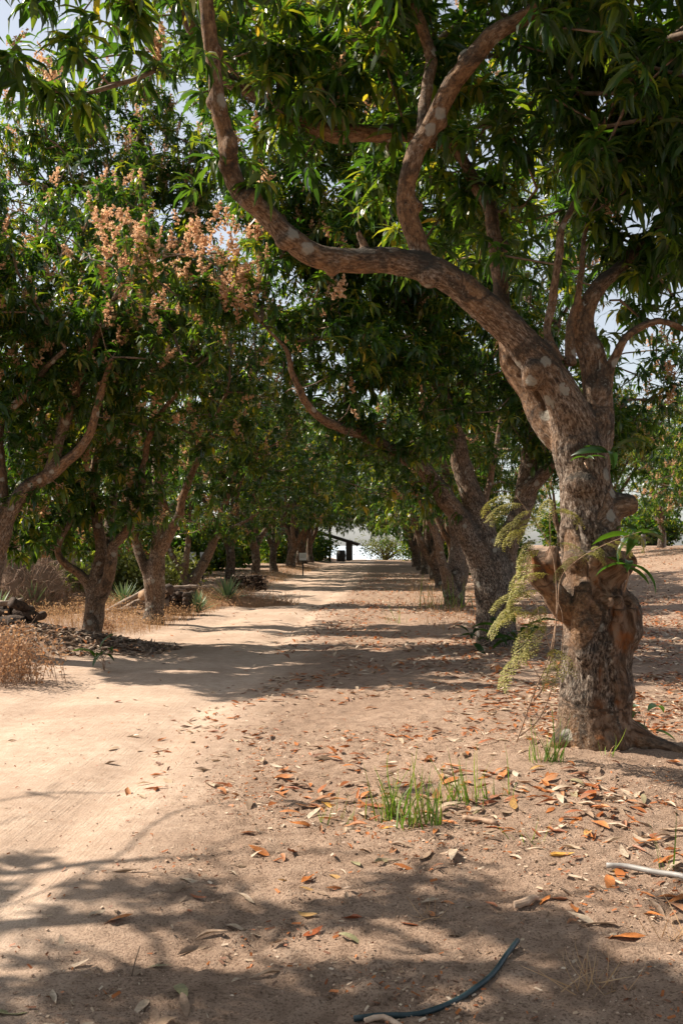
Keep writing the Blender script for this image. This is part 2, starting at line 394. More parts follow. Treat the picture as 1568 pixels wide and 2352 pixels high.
def build_ground():
    xs = np.concatenate([-np.geomspace(420, 7, 40), np.arange(-7, -2.0, 0.09), np.arange(-2.0, 3.0, 0.036), np.arange(3.0, 8, 0.15), np.geomspace(8, 420, 40)])
    ys = np.concatenate([np.linspace(-40, 1.5, 24), np.arange(1.6, 2.8, 0.08), np.arange(2.8, 6.0, 0.03), np.arange(6.0, 10, 0.05), np.arange(10, 20, 0.13), np.arange(20, 40, 0.4), np.arange(40, 100, 1.2), np.linspace(100, 260, 30)])
    xs = np.unique(np.round(xs, 4)); ys = np.unique(np.round(ys, 4))
    X, Y = np.meshgrid(xs, ys)
    Z = ground_h(X, Y)
    nx, ny = len(xs), len(ys)
    i = np.arange(ny - 1)[:, None] * nx; j = np.arange(nx - 1)[None, :]
    F = np.stack([i + j, i + j + 1, i + nx + j + 1, i + nx + j], -1).reshape(-1, 4)
    V = np.stack([X, Y, Z], -1).reshape(-1, 3)
    me = make_mesh('ground', V, F, M['ground'], {'path': path_mask(V[:, 0], V[:, 1]), 'heap_tone': np.clip(1.3 * np.exp(-(((V[:, 0] - HEAP[0]) / 1.5) ** 2 + ((V[:, 1] - HEAP[1]) / 0.85) ** 2)), 0, 1)})
    o = obj('ground', me); tag(o, 'sandy pinkish dirt track and litter strewn orchard floor', 'ground', kind='structure')
    # the lake in the valley beyond the crest
    m, nt, out = new_mat('lake_water'); h = N(nt)
    tc = h.n('ShaderNodeNewGeometry')
    b = h.n('ShaderNodeBsdfPrincipled', Base_Color=(0.52, 0.60, 0.66, 1), Roughness=0.5)
    nt.links.new(h.bump(h.noise(tc.outputs['Position'], 0.05, 4), 0.2, 1.0), b.inputs['Normal'])
    nt.links.new(b.outputs[0], out.inputs[0])
    V = np.array([[-9000, 200, -60], [9000, 200, -60], [9000, 16000, -60], [-9000, 16000, -60]], float)
    lake = obj('lake', make_mesh('lake', V, np.array([[0, 1, 2, 3]]), m)); tag(lake, 'pale blue lake in the haze beyond the crest', 'lake', kind='structure')
build_ground()

# ------------------------------------------------------------------ where the sun reaches: gaps in the crowns
def poly_in(poly, x, y):
    inside = np.zeros(len(x), bool); n = len(poly)
    for a in range(n):
        x1, y1 = poly[a]; x2, y2 = poly[(a + 1) % n]
        c = ((y1 > y) != (y2 > y)) & (x < (x2 - x1) * (y - y1) / (y2 - y1 + 1e-12) + x1)
        inside ^= c
    return inside
def gp(u, v): return tuple(G(u, v)[:2])
GAPS = [
    [gp(-300, 1950), gp(200, 1960), gp(420, 2000), gp(700, 2020), gp(1000, 1990), gp(1180, 2060), gp(1250, 2150), gp(1400, 2190), gp(1480, 2290), gp(1750, 2340), gp(2000, 1700), gp(1500, 1560), gp(1320, 1700), gp(760, 1690), gp(520, 1690), gp(300, 1660), gp(330, 1600), gp(170, 1570), gp(230, 1530), gp(-100, 1490), gp(-600, 1600)],
    [gp(60, 1450), gp(470, 1440), gp(520, 1400), gp(450, 1385), gp(100, 1385), gp(-60, 1410)],
    [gp(430, 1440), gp(740, 1436), gp(760, 1415), gp(470, 1415)],
    [gp(560, 1350), gp(830, 1350), gp(830, 1328), gp(600, 1328)],
    [gp(800, 1440), gp(1080, 1415), gp(1080, 1405), gp(800, 1425)],
    [gp(860, 1510), gp(1120, 1480), gp(1110, 1468), gp(860, 1495)],
    [gp(640, 1312), gp(830, 1312), gp(830, 1303), gp(660, 1303)],
    [gp(300, 2120), gp(120, 2170), gp(200, 2190), gp(420, 2140)],
    [gp(60, 2060), gp(330, 2050), gp(330, 2030), gp(60, 2040)],
    [gp(430, 2300), gp(600, 2330), gp(520, 2352), gp(400, 2352)],
]
HK = HERO[1] / 7.7
LITSEGS = [(P(u_, v_, HERO[1]), 0.36) for u_, v_ in ((1285, 1690), (1285, 1600), (1285, 1500), (1290, 1400), (1285, 1300), (1275, 1200), (1265, 1100), (1240, 1000), (1200, 920), (1165, 840))] + [(P(1190, 1250, HERO[1] - .4), 0.4), (P(1210, 1420, HERO[1] - .4), 0.4)]
for u, v in ((270, 560), (280, 660), (350, 590), (430, 570), (520, 560), (560, 690), (250, 530), (330, 520), (545, 740), (450, 640)):
    LITSEGS.append((P(u, v, 12.6), 0.75))
for u, v in ((485, 80), (500, 200), (520, 330), (545, 430)):
    LITSEGS.append((P(u, v, HERO[1] - .75), 0.3))
def sun_keep(p, rs, strength=0.96):
    """which leaf clusters stay: the ones that do not stand in the way of the light that reaches the track"""
    p = np.asarray(p, float); t = p[:, 2] / S[2]
    hx, hy = p[:, 0] - S[0] * t, p[:, 1] - S[1] * t
    jx = hx + 0.9 * (fbm(hx * 1.4, hy * 1.4, 0.3, 2) - 0.5); jy = hy + 0.9 * (fbm(hx * 1.4, hy * 1.4, 7.3, 2) - 0.5)
    g = np.zeros(len(p), bool)
    for poly in GAPS: g |= poly_in(poly, jx, jy)
    dap = fbm(hx * 0.8 + 3.3, hy * 2.1, 21.7, 2)
    g |= dap > np.where((hy < 5.2) & (hx > -1.0), 0.69, 0.63)
    for c, r in LITSEGS:
        d = p - c; al = d @ S
        perp = np.linalg.norm(d - al[:, None] * S, axis=1)
        g |= (al > 0.55) & (perp < r)
    return ~(g & (rs.random(len(p)) < strength))

# ------------------------------------------------------------------ leaves, blossom
def spray_template(rs, nleaf, nseg, L=0.21, W=0.05, fold=True, droop=1.0):
    VV, FF, TT, n = [], [], [], 0
    for k in range(nleaf):
        az = 2.399 * k + rs.uniform(-0.5, 0.5); el = R(rs.uniform(-65, 25)); l = L * rs.uniform(0.5, 1.25); w = W * rs.uniform(0.8, 1.15)
        c = np.array([0, 0, 0.035 * k / nleaf * rs.uniform(0.5, 2)]); bend = R(rs.uniform(35, 100)) * droop; tw = rs.uniform(-0.5, 0.5)
        ts = np.linspace(0, 1, nseg + 1); prof = np.interp(ts, [0, 0.12, 0.4, 0.7, 1], [0.08, 0.55, 1.0, 0.75, 0.03])
        ring = []
        for i, t in enumerate(ts):
            e = el - bend * t
            d = np.array([math.cos(az) * math.cos(e), math.sin(az) * math.cos(e), math.sin(e)])
            side = np.array([-math.sin(az), math.cos(az), 0]); up = np.cross(d, side)
            s2 = side * math.cos(tw) + up * math.sin(tw); u2 = -side * math.sin(tw) + up * math.cos(tw)
            hw = prof[i] * w / 2
            if fold: ring.append([c - s2 * hw + u2 * hw * 0.55, c.copy(), c + s2 * hw + u2 * hw * 0.55])
            else: ring.append([c - s2 * hw, c + s2 * hw])
            c = c + d * l / nseg
        m = len(ring[0]); V = np.array(ring).reshape(-1, 3)
        F = [[i * m + j, i * m + j + 1, (i + 1) * m + j + 1, (i + 1) * m + j] for i in range(nseg) for j in range(m - 1)]
        VV.append(V); FF.append(np.array(F) + n); TT.append(np.full(len(V), rs.random())); n += len(V)
    return np.concatenate(VV), np.concatenate(FF), np.concatenate(TT)
def panicle_template(rs, ndot, L=0.2, dot=0.02):
    """a loose branching spray: short side stalks along a tapering axis, each set with florets"""
    mb = MB(); nb = 11
    for k in range(nb):
        t = (k + 0.5) / nb; az = k * 2.4 + rs.uniform(-0.4, 0.4); l = L * 0.27 * (1 - t) ** 0.8 * rs.uniform(0.7, 1.25) + 0.012
        d = norm([math.cos(az), math.sin(az), rs.uniform(0.1, 0.7)]); b0 = np.array([0, 0, t * L + 0.02])
        m = max(2, int(ndot / nb * (1.5 - t)))
        for j in range(m):
            c = b0 + d * l * (j + rs.random()) / m + rs.normal(size=3) * 0.006
            q, _ = np.linalg.qr(rs.normal(size=(3, 3))); s_ = dot * rs.uniform(0.6, 1.3)
            mb.add(np.array([[-1, -.7, 0], [1, -.8, 0], [.8, .8, .4], [-.9, .7, .3]]) * s_ * 0.5 @ q.T + c, np.array([[0, 1, 2, 3]]), np.clip(rs.normal(0.35 + 0.5 * j / m, 0.2), 0, 1))
    return np.concatenate(mb.V), np.concatenate(mb.F), np.concatenate(mb.T)
trs = np.random.default_rng(5)
SPRAY = {'near': [spray_template(trs, 14, 3, 0.215, 0.042) for _ in range(8)],
         'hero': [spray_template(trs, 14, 3, 0.215, 0.042, False) for _ in range(10)],
         'mid': [spray_template(trs, 13, 2, 0.20, 0.047, False) for _ in range(10)],
         'far': [spray_template(trs, 10, 2, 0.20, 0.056, False) for _ in range(8)]}
PAN = {'near': [panicle_template(trs, 80, 0.22, 0.02) for _ in range(4)], 'mid': [panicle_template(trs, 70, 0.27, 0.031) for _ in range(4)], 'far': [panicle_template(trs, 44, 0.28, 0.04) for _ in range(4)]}
def rotz_tilt(n, rs, tilt):
    a = rs.uniform(0, 2 * np.pi, n); b = rs.normal(0, tilt, n); c = rs.uniform(0, 2 * np.pi, n)
    ca, sa = np.cos(a), np.sin(a)
    Rz = np.zeros((n, 3, 3)); Rz[:, 0, 0] = ca; Rz[:, 0, 1] = -sa; Rz[:, 1, 0] = sa; Rz[:, 1, 1] = ca; Rz[:, 2, 2] = 1
    k = np.stack([np.cos(c), np.sin(c), np.zeros(n)], -1); K = np.zeros((n, 3, 3))
    K[:, 0, 2] = k[:, 1]; K[:, 2, 0] = -k[:, 1]; K[:, 1, 2] = -k[:, 0]; K[:, 2, 1] = k[:, 0]
    Rt = np.eye(3) + np.sin(b)[:, None, None] * K + (1 - np.cos(b))[:, None, None] * (K @ K)
    return Rt @ Rz
def scatter(templates, pos, rs, scale=(0.8, 1.2), tilt=0.35, mixt=0.45):
    pos = np.asarray(pos, float); VV, FF, TT, n = [], [], [], 0
    pick = rs.integers(0, len(templates), len(pos))
    for k, (tv, tf, tt) in enumerate(templates):
        p = pos[pick == k]
        if not len(p): continue
        m = len(p); Rm = rotz_tilt(m, rs, tilt) * rs.uniform(scale[0], scale[1], m)[:, None, None]
        V = np.einsum('mij,vj->mvi', Rm, tv) + p[:, None, :]
        F = tf[None] + (np.arange(m) * len(tv))[:, None, None] + n
        T = np.clip(mixt * tt[None] + (1 - mixt) * rs.random(m)[:, None], 0, 1)
        VV.append(V.reshape(-1, 3)); FF.append(F.reshape(-1, tf.shape[1])); TT.append(T.ravel()); n += m * len(tv)
    return np.concatenate(VV), np.concatenate(FF), np.concatenate(TT)

# ------------------------------------------------------------------ trees
def wood_mesh(name, limbs, base, voxel, mat, blobs=(), smooth=8, bare_fn=None, dent_fn=None, amp=0.010, segs=16):
    """limbs fused into one skin, then furrowed along each limb"""
    mb = MB(); KP, KT, KU, KS, KR = [], [], [], [], []
    for li, (p, r) in enumerate(limbs):
        mb.add(*tube(p, r, segs))
        T, U, W = frames(p); s = np.concatenate([[0], np.cumsum(np.linalg.norm(np.diff(p, axis=0), axis=1))])
        KP.append(p); KT.append(T); KU.append(U); KS.append(s + li * 3.7); KR.append(r)
    for c, rad in blobs:
        u, v = np.meshgrid(np.linspace(0, 2 * np.pi, 14, endpoint=False), np.linspace(0.05, np.pi - 0.05, 9))
        pts = np.stack([np.cos(u) * np.sin(v), np.sin(u) * np.sin(v), np.cos(v)], -1) * np.asarray(rad) + np.asarray(c)
        n, mm = pts.shape[0], pts.shape[1]
        F = [[i * mm + j, i * mm + (j + 1) % mm, (i + 1) * mm + (j + 1) % mm, (i + 1) * mm + j] for i in range(n - 1) for j in range(mm)]
        F.append([0, 0, 0, 0]); F = np.array(F[:-1])
        P0 = pts.reshape(-1, 3)
        capt = [[0, k + 1, k, k] for k in range(1, mm - 1)]; capb = [[(n - 1) * mm, (n - 1) * mm + k, (n - 1) * mm + k + 1, (n - 1) * mm + k + 1] for k in range(1, mm - 1)]
        mb.add(P0, F)
        # close the poles with small fans
        top = np.vstack([P0[:mm], np.asarray(c) + [0, 0, rad[2]]]); bot = np.vstack([P0[-mm:], np.asarray(c) - [0, 0, rad[2]]])
        mb.add(top, np.array([[mm, (k + 1) % mm, k, k] for k in range(mm)])); mb.add(bot, np.array([[mm, k, (k + 1) % mm, (k + 1) % mm] for k in range(mm)]))
    V = np.concatenate(mb.V); F = np.concatenate(mb.F)
    me0 = bpy.data.meshes.new('tmp'); me0.from_pydata([tuple(v) for v in V], [], [tuple(dict.fromkeys(f)) for f in F.tolist()])
    o = bpy.data.objects.new('tmp', me0); COL.objects.link(o)
    rm = o.modifiers.new('r', 'REMESH'); rm.mode = 'VOXEL'; rm.voxel_size = voxel
    sm = o.modifiers.new('s', 'SMOOTH'); sm.factor = 0.5; sm.iterations = smooth
    dg = bpy.context.evaluated_depsgraph_get(); ev = o.evaluated_get(dg); me = bpy.data.meshes.new_from_object(ev)
    bpy.data.objects.remove(o); bpy.data.meshes.remove(me0)
    n = len(me.vertices); V = np.zeros(n * 3, np.float32); me.vertices.foreach_get('co', V); V = V.reshape(-1, 3).astype(float)
    Nn = np.zeros(n * 3, np.float32); me.vertices.foreach_get('normal', Nn); Nn = Nn.reshape(-1, 3).astype(float)
    F = np.zeros(len(me.polygons) * 4, np.int32); me.loops.foreach_get('vertex_index', F); F = F.reshape(-1, 4)
    KP, KT, KU, KS, KR = map(np.concatenate, (KP, KT, KU, KS, KR))
    kd = kdtree.KDTree(len(KP))
    for i, p in enumerate(KP): kd.insert(p, i)
    kd.balance()
    idx = np.array([kd.find(v)[1] for v in V])
    off = V - KP[idx]; T, U = KT[idx], KU[idx]; W = np.cross(T, U)
    al = np.einsum('ij,ij->i', off, T)
    co = np.stack([np.einsum('ij,ij->i', off, U), np.einsum('ij,ij->i', off, W), KS[idx] + al], -1)
    bare = np.zeros(n) if bare_fn is None else bare_fn(V, Nn)
    rr = np.clip(KR[idx] / 0.25, 0.25, 1.15)
    ridg = 1 - np.abs(2 * fbm(co[:, 0] * 26, co[:, 1] * 26, co[:, 2] * 6.5, 4) - 1) * 2.2
    ridg2 = fbm(co[:, 0] * 60, co[:, 1] * 60, co[:, 2] * 22, 3) - 0.5
    lump = fbm(V[:, 0] * 5.5, V[:, 1] * 5.5, V[:, 2] * 4, 3) - 0.5
    soft = fbm(co[:, 0] * 14, co[:, 1] * 14, co[:, 2] * 2.0, 3) - 0.5
    d = (1 - bare) * (amp * (ridg - 0.4) + amp * 1.2 * ridg2) * rr + bare * (0.02 * soft + 0.5 * amp * (ridg - 0.4) + 0.012 * ridg2) * rr + 0.055 * lump * rr
    if dent_fn is not None: d = d + dent_fn(V)
    V = V + Nn * d[:, None]
    bpy.data.meshes.remove(me)
    return make_mesh(name, V - base, F, mat, {'bark': co, 'bare': bare, 'girth': np.clip((KR[idx] - 0.06) / 0.16, 0, 1)})

def sample_lumps(lumps, n, rs, zmin):
    vol = np.array([l[1][0] * l[1][1] * l[1][2] * (l[2] if len(l) > 2 else 1) for l in lumps]); vol = vol / vol.sum()
    pts = []
    for k, l in enumerate(lumps):
        m = max(1, int(round(n * vol[k]))); d = rs.normal(size=(m, 3)); d /= np.linalg.norm(d, axis=1)[:, None]
        r = rs.uniform(0.30, 1.05, m) ** 0.55
        pts.append(np.asarray(l[0]) + d * r[:, None] * np.asarray(l[1]))
    pts = np.concatenate(pts); return pts[pts[:, 2] > zmin]

def grow(skel, att, rs, rtip=0.0075):
    """join every twig tip to the nearest wood, shortest first"""
    nodes = np.concatenate([p for p, r in skel]); nr = np.concatenate([r for p, r in skel])
    path = np.zeros(len(nodes)); parent = np.full(len(nodes), -1)
    # do not sprout from the lower trunk
    ok = nr < 0.16
    if ok.sum() > 10: nodes, nr, path, parent = nodes[ok], nr[ok], path[ok], parent[ok]
    NS = len(nodes)
    cap = NS + len(att) * 8
    A = np.zeros((cap, 3)); A[:NS] = nodes; PD = np.zeros(cap); PAR = np.full(cap, -1); cnt = NS
    d0 = np.array([np.min(np.sum((nodes - a) ** 2, 1)) for a in att]); order = np.argsort(d0)
    chains = []
    for ai in order:
        a = att[ai]; d = np.sqrt(np.sum((A[:cnt] - a) ** 2, 1)) + 0.35 * PD[:cnt]
        d = d + 0.5 * np.maximum(0, A[:cnt, 2] - a[2])
        j = int(np.argmin(d)); st = A[j]; L = np.linalg.norm(a - st)
        m = int(np.clip(L / 0.22, 1, 7)); chain = [j]
        pre = A[PAR[j]] if PAR[j] >= 0 else None
        dir0 = norm(st - pre) if pre is not None else norm((a - st) + np.array([0, 0, 0.5 * L]))
        ctrl = st + dir0 * L * 0.4 + rs.normal(size=3) * 0.07 * L
        for k in range(1, m + 1):
            t = k / m; q = (1 - t) ** 2 * st + 2 * t * (1 - t) * ctrl + t * t * a
            if k < m: q = q + rs.normal(size=3) * 0.025
            A[cnt] = q; PAR[cnt] = chain[-1]; PD[cnt] = PD[chain[-1]] + L / m; chain.append(cnt); cnt += 1
        chains.append(chain)
    w = np.zeros(cnt)
    for ch in chains:
        w[ch[-1]] += 1
    for i in range(cnt - 1, NS - 1, -1):
        if PAR[i] >= NS: w[PAR[i]] += w[i]
    rad = rtip * np.maximum(w, 1) ** 0.42
    mb = MB()
    for ch in chains:
        p = A[ch]; r = rad[ch].copy(); r[0] = r[1]
        if len(p) < 2: continue
        mb.add(*tube(p, r, 5 if r[0] > 0.012 else 4, cap=False), t=0.5)
    tips = A[[ch[-1] for ch in chains]]; prev = A[[ch[-2] for ch in chains]]
    return mb, tips, prev

def crown_positions(tips, prev, rs, per, spread):
    n = len(tips); k = per
    t = rs.uniform(0.0, 1.1, (n, k)); base = prev[:, None] * (1 - t[..., None]) + tips[:, None] * t[..., None]
    p = base + rs.normal(size=(n, k, 3)) * spread * np.array([1, 1, 0.8])
    p[:, 0] = tips
    return p.reshape(-1, 3)

def build_tree(name, label, base, limbs, lumps, n_att, per, lod, blossom, voxel, seed, group=None, prune=True, zmin=1.9, spread=0.17, amp=0.010, blobs=(), bare_fn=None, dent_fn=None, mat=None, own=0, extra_pos=None, pan_lift=0.06, leaf_scale=(0.65, 1.3), keep_bl=None, segs=16, smooth=6):
    rs = np.random.default_rng(seed); base = np.asarray(base, float)
    root = thing(name, label, 'tree', base, group)
    sk = [resample(p, r, 0.09, 0.10 if i else 0.05, seed + i) for i, (p, r) in enumerate(limbs)]
    big = [x for x in sk if x[1].max() > 0.03]
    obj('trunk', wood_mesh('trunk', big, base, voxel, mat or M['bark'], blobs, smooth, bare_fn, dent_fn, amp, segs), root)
    att = sample_lumps(lumps, n_att, rs, zmin)
    if prune: att = att[sun_keep(att, rs, 0.8)]
    mb, tips, prev = grow(sk, att, rs)
    br = obj('branches', mb.mesh('branches', M['twig'], off=base), root); br['kind'] = 'stuff'
    pos = crown_positions(tips, prev, rs, per, spread)
    if extra_pos is not None: pos = np.concatenate([pos, extra_pos])
    if prune: pos = pos[sun_keep(pos, rs)]
    pos = pos[pos[:, 2] > zmin - 0.3]
    if own:
        # the sprays nearest the eye are parts of their own
        q = (pos - CAM) @ CM; uu = q[:, 0] / -q[:, 2]; vv = q[:, 1] / -q[:, 2]
        vis = (q[:, 2] < -0.5) & (np.abs(uu) < 0.35) & (np.abs(vv) < 0.53)
        o_ = np.argsort(np.where(vis, np.linalg.norm(pos - CAM, axis=1), 1e9))[:own]
        mes = [make_mesh('leaf_spray', V, F, M['leaf'], {'tint': np.clip(0.6 * T + 0.3 * trs.random(), 0, 1)}) for V, F, T in SPRAY[lod]]
        for i in o_:
            obj('leaf_spray', mes[int(rs.integers(len(mes)))], root, pos[i] - base, (rs.normal(0, 0.3), rs.normal(0, 0.3), rs.uniform(0, 6.28)), rs.uniform(0.85, 1.2))
        pos = np.delete(pos, o_, 0)
    V, F, T = scatter(SPRAY['hero' if lod == 'near' else lod], pos, rs, leaf_scale)
    c = obj('crown', make_mesh('crown', V - base, F, M['leaf'], {'tint': T}), root); c['kind'] = 'stuff'
    if blossom:
        if callable(blossom): bp = blossom(tips, rs)
        else:
            bp = tips[rs.random(len(tips)) < blossom]; bp = np.concatenate([bp, bp[::2] + rs.normal(size=bp[::2].shape) * 0.12])
        bp = bp + np.array([0, 0, pan_lift])
        if prune and len(bp): bp = bp[sun_keep(bp, rs, 0.7)] if keep_bl is None else bp
        if len(bp):
            V, F, T = scatter(PAN[lod], bp, rs, (0.55, 1.2), 0.7, 0.6)
            b = obj('blossom', make_mesh('blossom', V - base, F, M['blossom'], {'tint': T}, False), root); b['kind'] = 'stuff'
    return root

def px_limb(pts, d0=None):
    """[(u, v, depth, width_px)] -> points, radii"""
    p = np.array([P(u, v, d) for u, v, d, w in pts]); r = np.array([w * 0.5 * d / FPX for u, v, d, w in pts]); return p, r

# ---- the big leaning tree in the foreground on the right
hb = HERO.copy(); hb[2] = gz(hb[0], hb[1])
HD = HERO[1]
hero_limbs = [
    px_limb([(1372, 1740, HD, 200), (1366, 1700, HD, 192), (1364, 1640, HD, 172), (1366, 1560, HD, 168), (1370, 1480, HD, 170), (1366, 1400, HD, 152), (1358, 1320, HD, 146), (1356, 1240, HD, 150), (1348, 1160, HD, 148), (1338, 1090, HD, 142), (1330, 1030, HD, 146), (1314, 970, HD - .02, 128), (1290, 915, HD - .04, 112), (1264, 865, HD - .05, 106), (1228, 815, HD - .05, 108), (1175, 760, HD - .1, 98), (1110, 705, HD - .15, 92), (1040, 652, HD - .2, 88), (970, 615, HD - .25, 84), (880, 600, HD - .3, 76), (795, 598, HD - .35, 72), (725, 585, HD - .4, 70), (655, 538, HD - .5, 68), (600, 488, HD - .55, 66), (552, 440, HD - .6, 60), (530, 375, HD - .65, 56), (519, 315, HD - .7, 54), (499, 240, HD - .75, 52), (487, 150, HD - .8, 50), (478, 60, HD - .85, 48), (468, -60, HD - .9, 44), (430, -220, HD - 1.0, 34), (330, -380, HD - 1.2, 22)]),
    # upright limb out of the bend
    px_limb([(975, 625, HD - .2, 66), (955, 540, HD - .22, 60), (940, 470, HD - .25, 57), (940, 400, HD - .3, 56), (955, 345, HD - .32, 56), (985, 295, HD - .35, 56), (1015, 240, HD - .4, 54), (1042, 185, HD - .45, 58), (1085, 125, HD - .5, 58), (1150, 62, HD - .55, 54), (1235, 15, HD - .6, 50), (1350, -50, HD - .65, 42), (1500, -140, HD - .6, 30)]),
    px_limb([(962, 345, HD - .2, 36), (968, 270, HD - .1, 34), (985, 190, HD - .05, 34), (988, 120, HD, 36), (965, 55, HD, 38), (935, -10, HD, 36), (900, -150, HD, 26)]),
    # limb behind, pale on its lit side
    px_limb([(1320, 1030, HD + .1, 100), (1268, 985, HD + .12, 88), (1216, 905, HD + .2, 82), (1174, 830, HD + .28, 70), (1152, 740, HD + .45, 54), (1146, 640, HD + .6, 46), (1135, 540, HD + .7, 42), (1122, 465, HD + .8, 40), (1085, 400, HD + .9, 36), (1045, 335, HD + 1.0, 36), (1000, 270, HD + 1.1, 28), (960, 150, HD + 1.3, 20)]),
    px_limb([(1050, 340, HD + 1.0, 44), (980, 315, HD + 1.0, 50), (885, 308, HD + 1.0, 50), (790, 308, HD + 1.0, 52), (735, 300, HD + 1.0, 54), (660, 262, HD + 1.0, 46), (590, 215, HD + 1.0, 42), (525, 185, HD + 1.0, 38), (460, 110, HD + .95, 40), (420, 10, HD + .9, 40), (390, -100, HD + .9, 30)]),
    # right upright
    px_limb([(1358, 1080, HD + .06, 100), (1372, 980, HD + .06, 92), (1372, 900, HD + .06, 88), (1364, 830, HD + .1, 80), (1335, 760, HD + .15, 70), (1345, 700, HD + .2, 52), (1385, 650, HD + .3, 44), (1440, 600, HD + .45, 36), (1520, 520, HD + .6, 26), (1640, 420, HD + .8, 18)]),
    px_limb([(1275, 830, HD - .02, 50), (1262, 760, HD - .02, 26), (1268, 690, HD, 24), (1280, 610, HD, 24), (1290, 540, HD, 23), (1312, 485, HD, 20), (1345, 400, HD - .05, 18), (1375, 310, HD - .1, 18), (1440, 200, HD - .15, 15), (1540, 90, HD - .2, 12)]),
    px_limb([(1310, 840, HD + .02, 40), (1305, 760, HD + .05, 26), (1318, 690, HD + .1, 22), (1330, 620, HD + .15, 18), (1350, 500, HD + .3, 14)]),
    px_limb([(1388, 905, HD, 40), (1402, 880, HD, 32), (1412, 840, HD, 30), (1428, 790, HD, 30), (1455, 760, HD, 26), (1510, 742, HD, 22), (1575, 765, HD + .05, 18), (1650, 820, HD + .1, 12)]),
    px_limb([(1400, 690, HD + .2, 24), (1440, 640, HD + .1, 20), (1500, 600, HD, 16), (1600, 560, HD - .1, 10)]),
    px_limb([(735, 622, HD - .35, 26), (690, 628, HD - .4, 20), (640, 638, HD - .45, 17), (585, 645, HD - .5, 15), (552, 628, HD - .52, 10)]),
    px_limb([(480, 130, HD - .8, 20), (430, 132, HD - .85, 12), (370, 125, HD - .9, 9)]),
    # short dead stubs
    px_limb([(845, 590, HD - .3, 30), (838, 555, HD - .32, 20), (828, 530, HD - .34, 15)]),
    px_limb([(612, 490, HD - .55, 26), (585, 500, HD - .62, 16), (566, 505, HD - .66, 12)]),
    px_limb([(1100, 690, HD - .15, 30), (1085, 655, HD - .2, 18), (1082, 630, HD - .22, 12)]),
    px_limb([(500, 235, HD - .75, 24), (520, 205, HD - .8, 14), (545, 190, HD - .85, 9)]),
    px_limb([(960, 350, HD - .3, 24), (925, 330, HD - .35, 14), (890, 318, HD - .4, 9)]),
    # torn stub left of the stem, cut stubs right
    px_limb([(1345, 1410, HD, 90), (1298, 1395, HD - .1, 56), (1262, 1350, HD - .18, 50), (1242, 1318, HD - .2, 60), (1236, 1285, HD - .2, 62), (1238, 1266, HD - .2, 40)]),
    px_limb([(1245, 1320, HD - .22, 40), (1222, 1300, HD - .26, 34), (1212, 1275, HD - .28, 28), (1210, 1258, HD - .28, 14)]),
    px_limb([(1280, 1330, HD - .15, 40), (1262, 1290, HD - .2, 40), (1262, 1255, HD - .2, 22)]),
    px_limb([(1380, 1330, HD - .05, 90), (1412, 1310, HD - .14, 56), (1432, 1288, HD - .18, 50), (1440, 1276, HD - .2, 46)]),
    px_limb([(1370, 1190, HD, 90), (1410, 1162, HD, 66), (1438, 1158, HD, 52), (1446, 1156, HD, 46)]),
    # spreading roots
    px_limb([(1380, 1660, HD, 90), (1440, 1688, HD - .05, 80), (1490, 1712, HD - .10, 44), (1560, 1728, HD - .15, 26), (1640, 1740, HD - .2, 14)]),
    px_limb([(1345, 1670, HD, 90), (1305, 1695, HD - .08, 70), (1276, 1722, HD - .14, 40)]),
    px_limb([(1350, 1650, HD, 110), (1365, 1700, HD - .12, 110), (1375, 1738, HD - .2, 70)]),
]
hero_blobs = [(P(1425, 1432, HD - .02), (0.15, 0.20, 0.24)), (P(1358, 1290, HD - .06), (0.20, 0.17, 0.14)), (P(1405, 1400, HD - .2), (0.08, 0.08, 0.13)),
              (P(1345, 1430, HD - .2), (0.10, 0.08, 0.30)), (P(530, 335, HD - .72), (0.05, 0.06, 0.10)), (P(1410, 1570, HD - .1), (0.10, 0.15, 0.22)), (P(1320, 1560, HD), (0.10, 0.15, 0.3))]
krs = np.random.default_rng(19)
for u_, v_, d_, r_ in ((1110, 712, -.2, .085), (985, 640, -.28, .10), (870, 606, -.32, .085), (760, 606, -.38, .08), (660, 540, -.52, .085), (572, 462, -.6, .085), (530, 372, -.66, .07), (497, 232, -.76, .065), (484, 118, -.82, .06), (950, 480, -.26, .075), (945, 385, -.3, .07), (1000, 268, -.38, .07), (1075, 140, -.5, .075), (1190, 790, -.1, .12), (1240, 840, -.12, .12), (1140, 560, .68, .06), (1180, 830, .26, .09), (1372, 900, .0, .11), (1345, 1120, -.1, .12), (1330, 1180, -.08, .1)):
    c_ = P(u_, v_, HD + d_) + krs.normal(size=3) * 0.02; hero_blobs.append((c_, tuple(r_ * HK * krs.uniform(0.75, 1.1, 3))))
hero_c = hb[0]
def hero_bare(V, Nn):
    x = (V[:, 0] - np.interp(V[:, 2], [0, 1.0, 1.6, 3], [hb[0] + .02, hb[0] + .03, hb[0], hb[0] - .1]))
    nz = 0.30 * (fbm(V[:, 0] * 6, V[:, 1] * 6, V[:, 2] * 2.2, 3) - 0.5)
    b = sstep(-0.20, -0.12, x + nz) * sstep(1.50, 1.38, V[:, 2] + nz * 0.5) * sstep(0.35, 0.1, V[:, 1] - hb[1])
    stub = np.linalg.norm(V - P(1222, 1250, HD - .25), axis=1)
    b = np.maximum(b, sstep(0.40, 0.24, stub + nz * 0.4) * sstep(-0.17, -0.3, V[:, 0] - hb[0]))
    for c, r in ((P(1445, 1278, HD - .2), 0.12), (P(522, 318, HD - .9), 0.09), (P(1440, 1155, HD), 0.08)):
        b = np.maximum(b, sstep(r, r * 0.6, np.linalg.norm(V - c, axis=1)))
    b = b * sstep(0.40, 0.54, fbm(V[:, 0] * 7, V[:, 1] * 7, V[:, 2] * 3.2 + 4, 4))
    return np.clip(b, 0, 1)
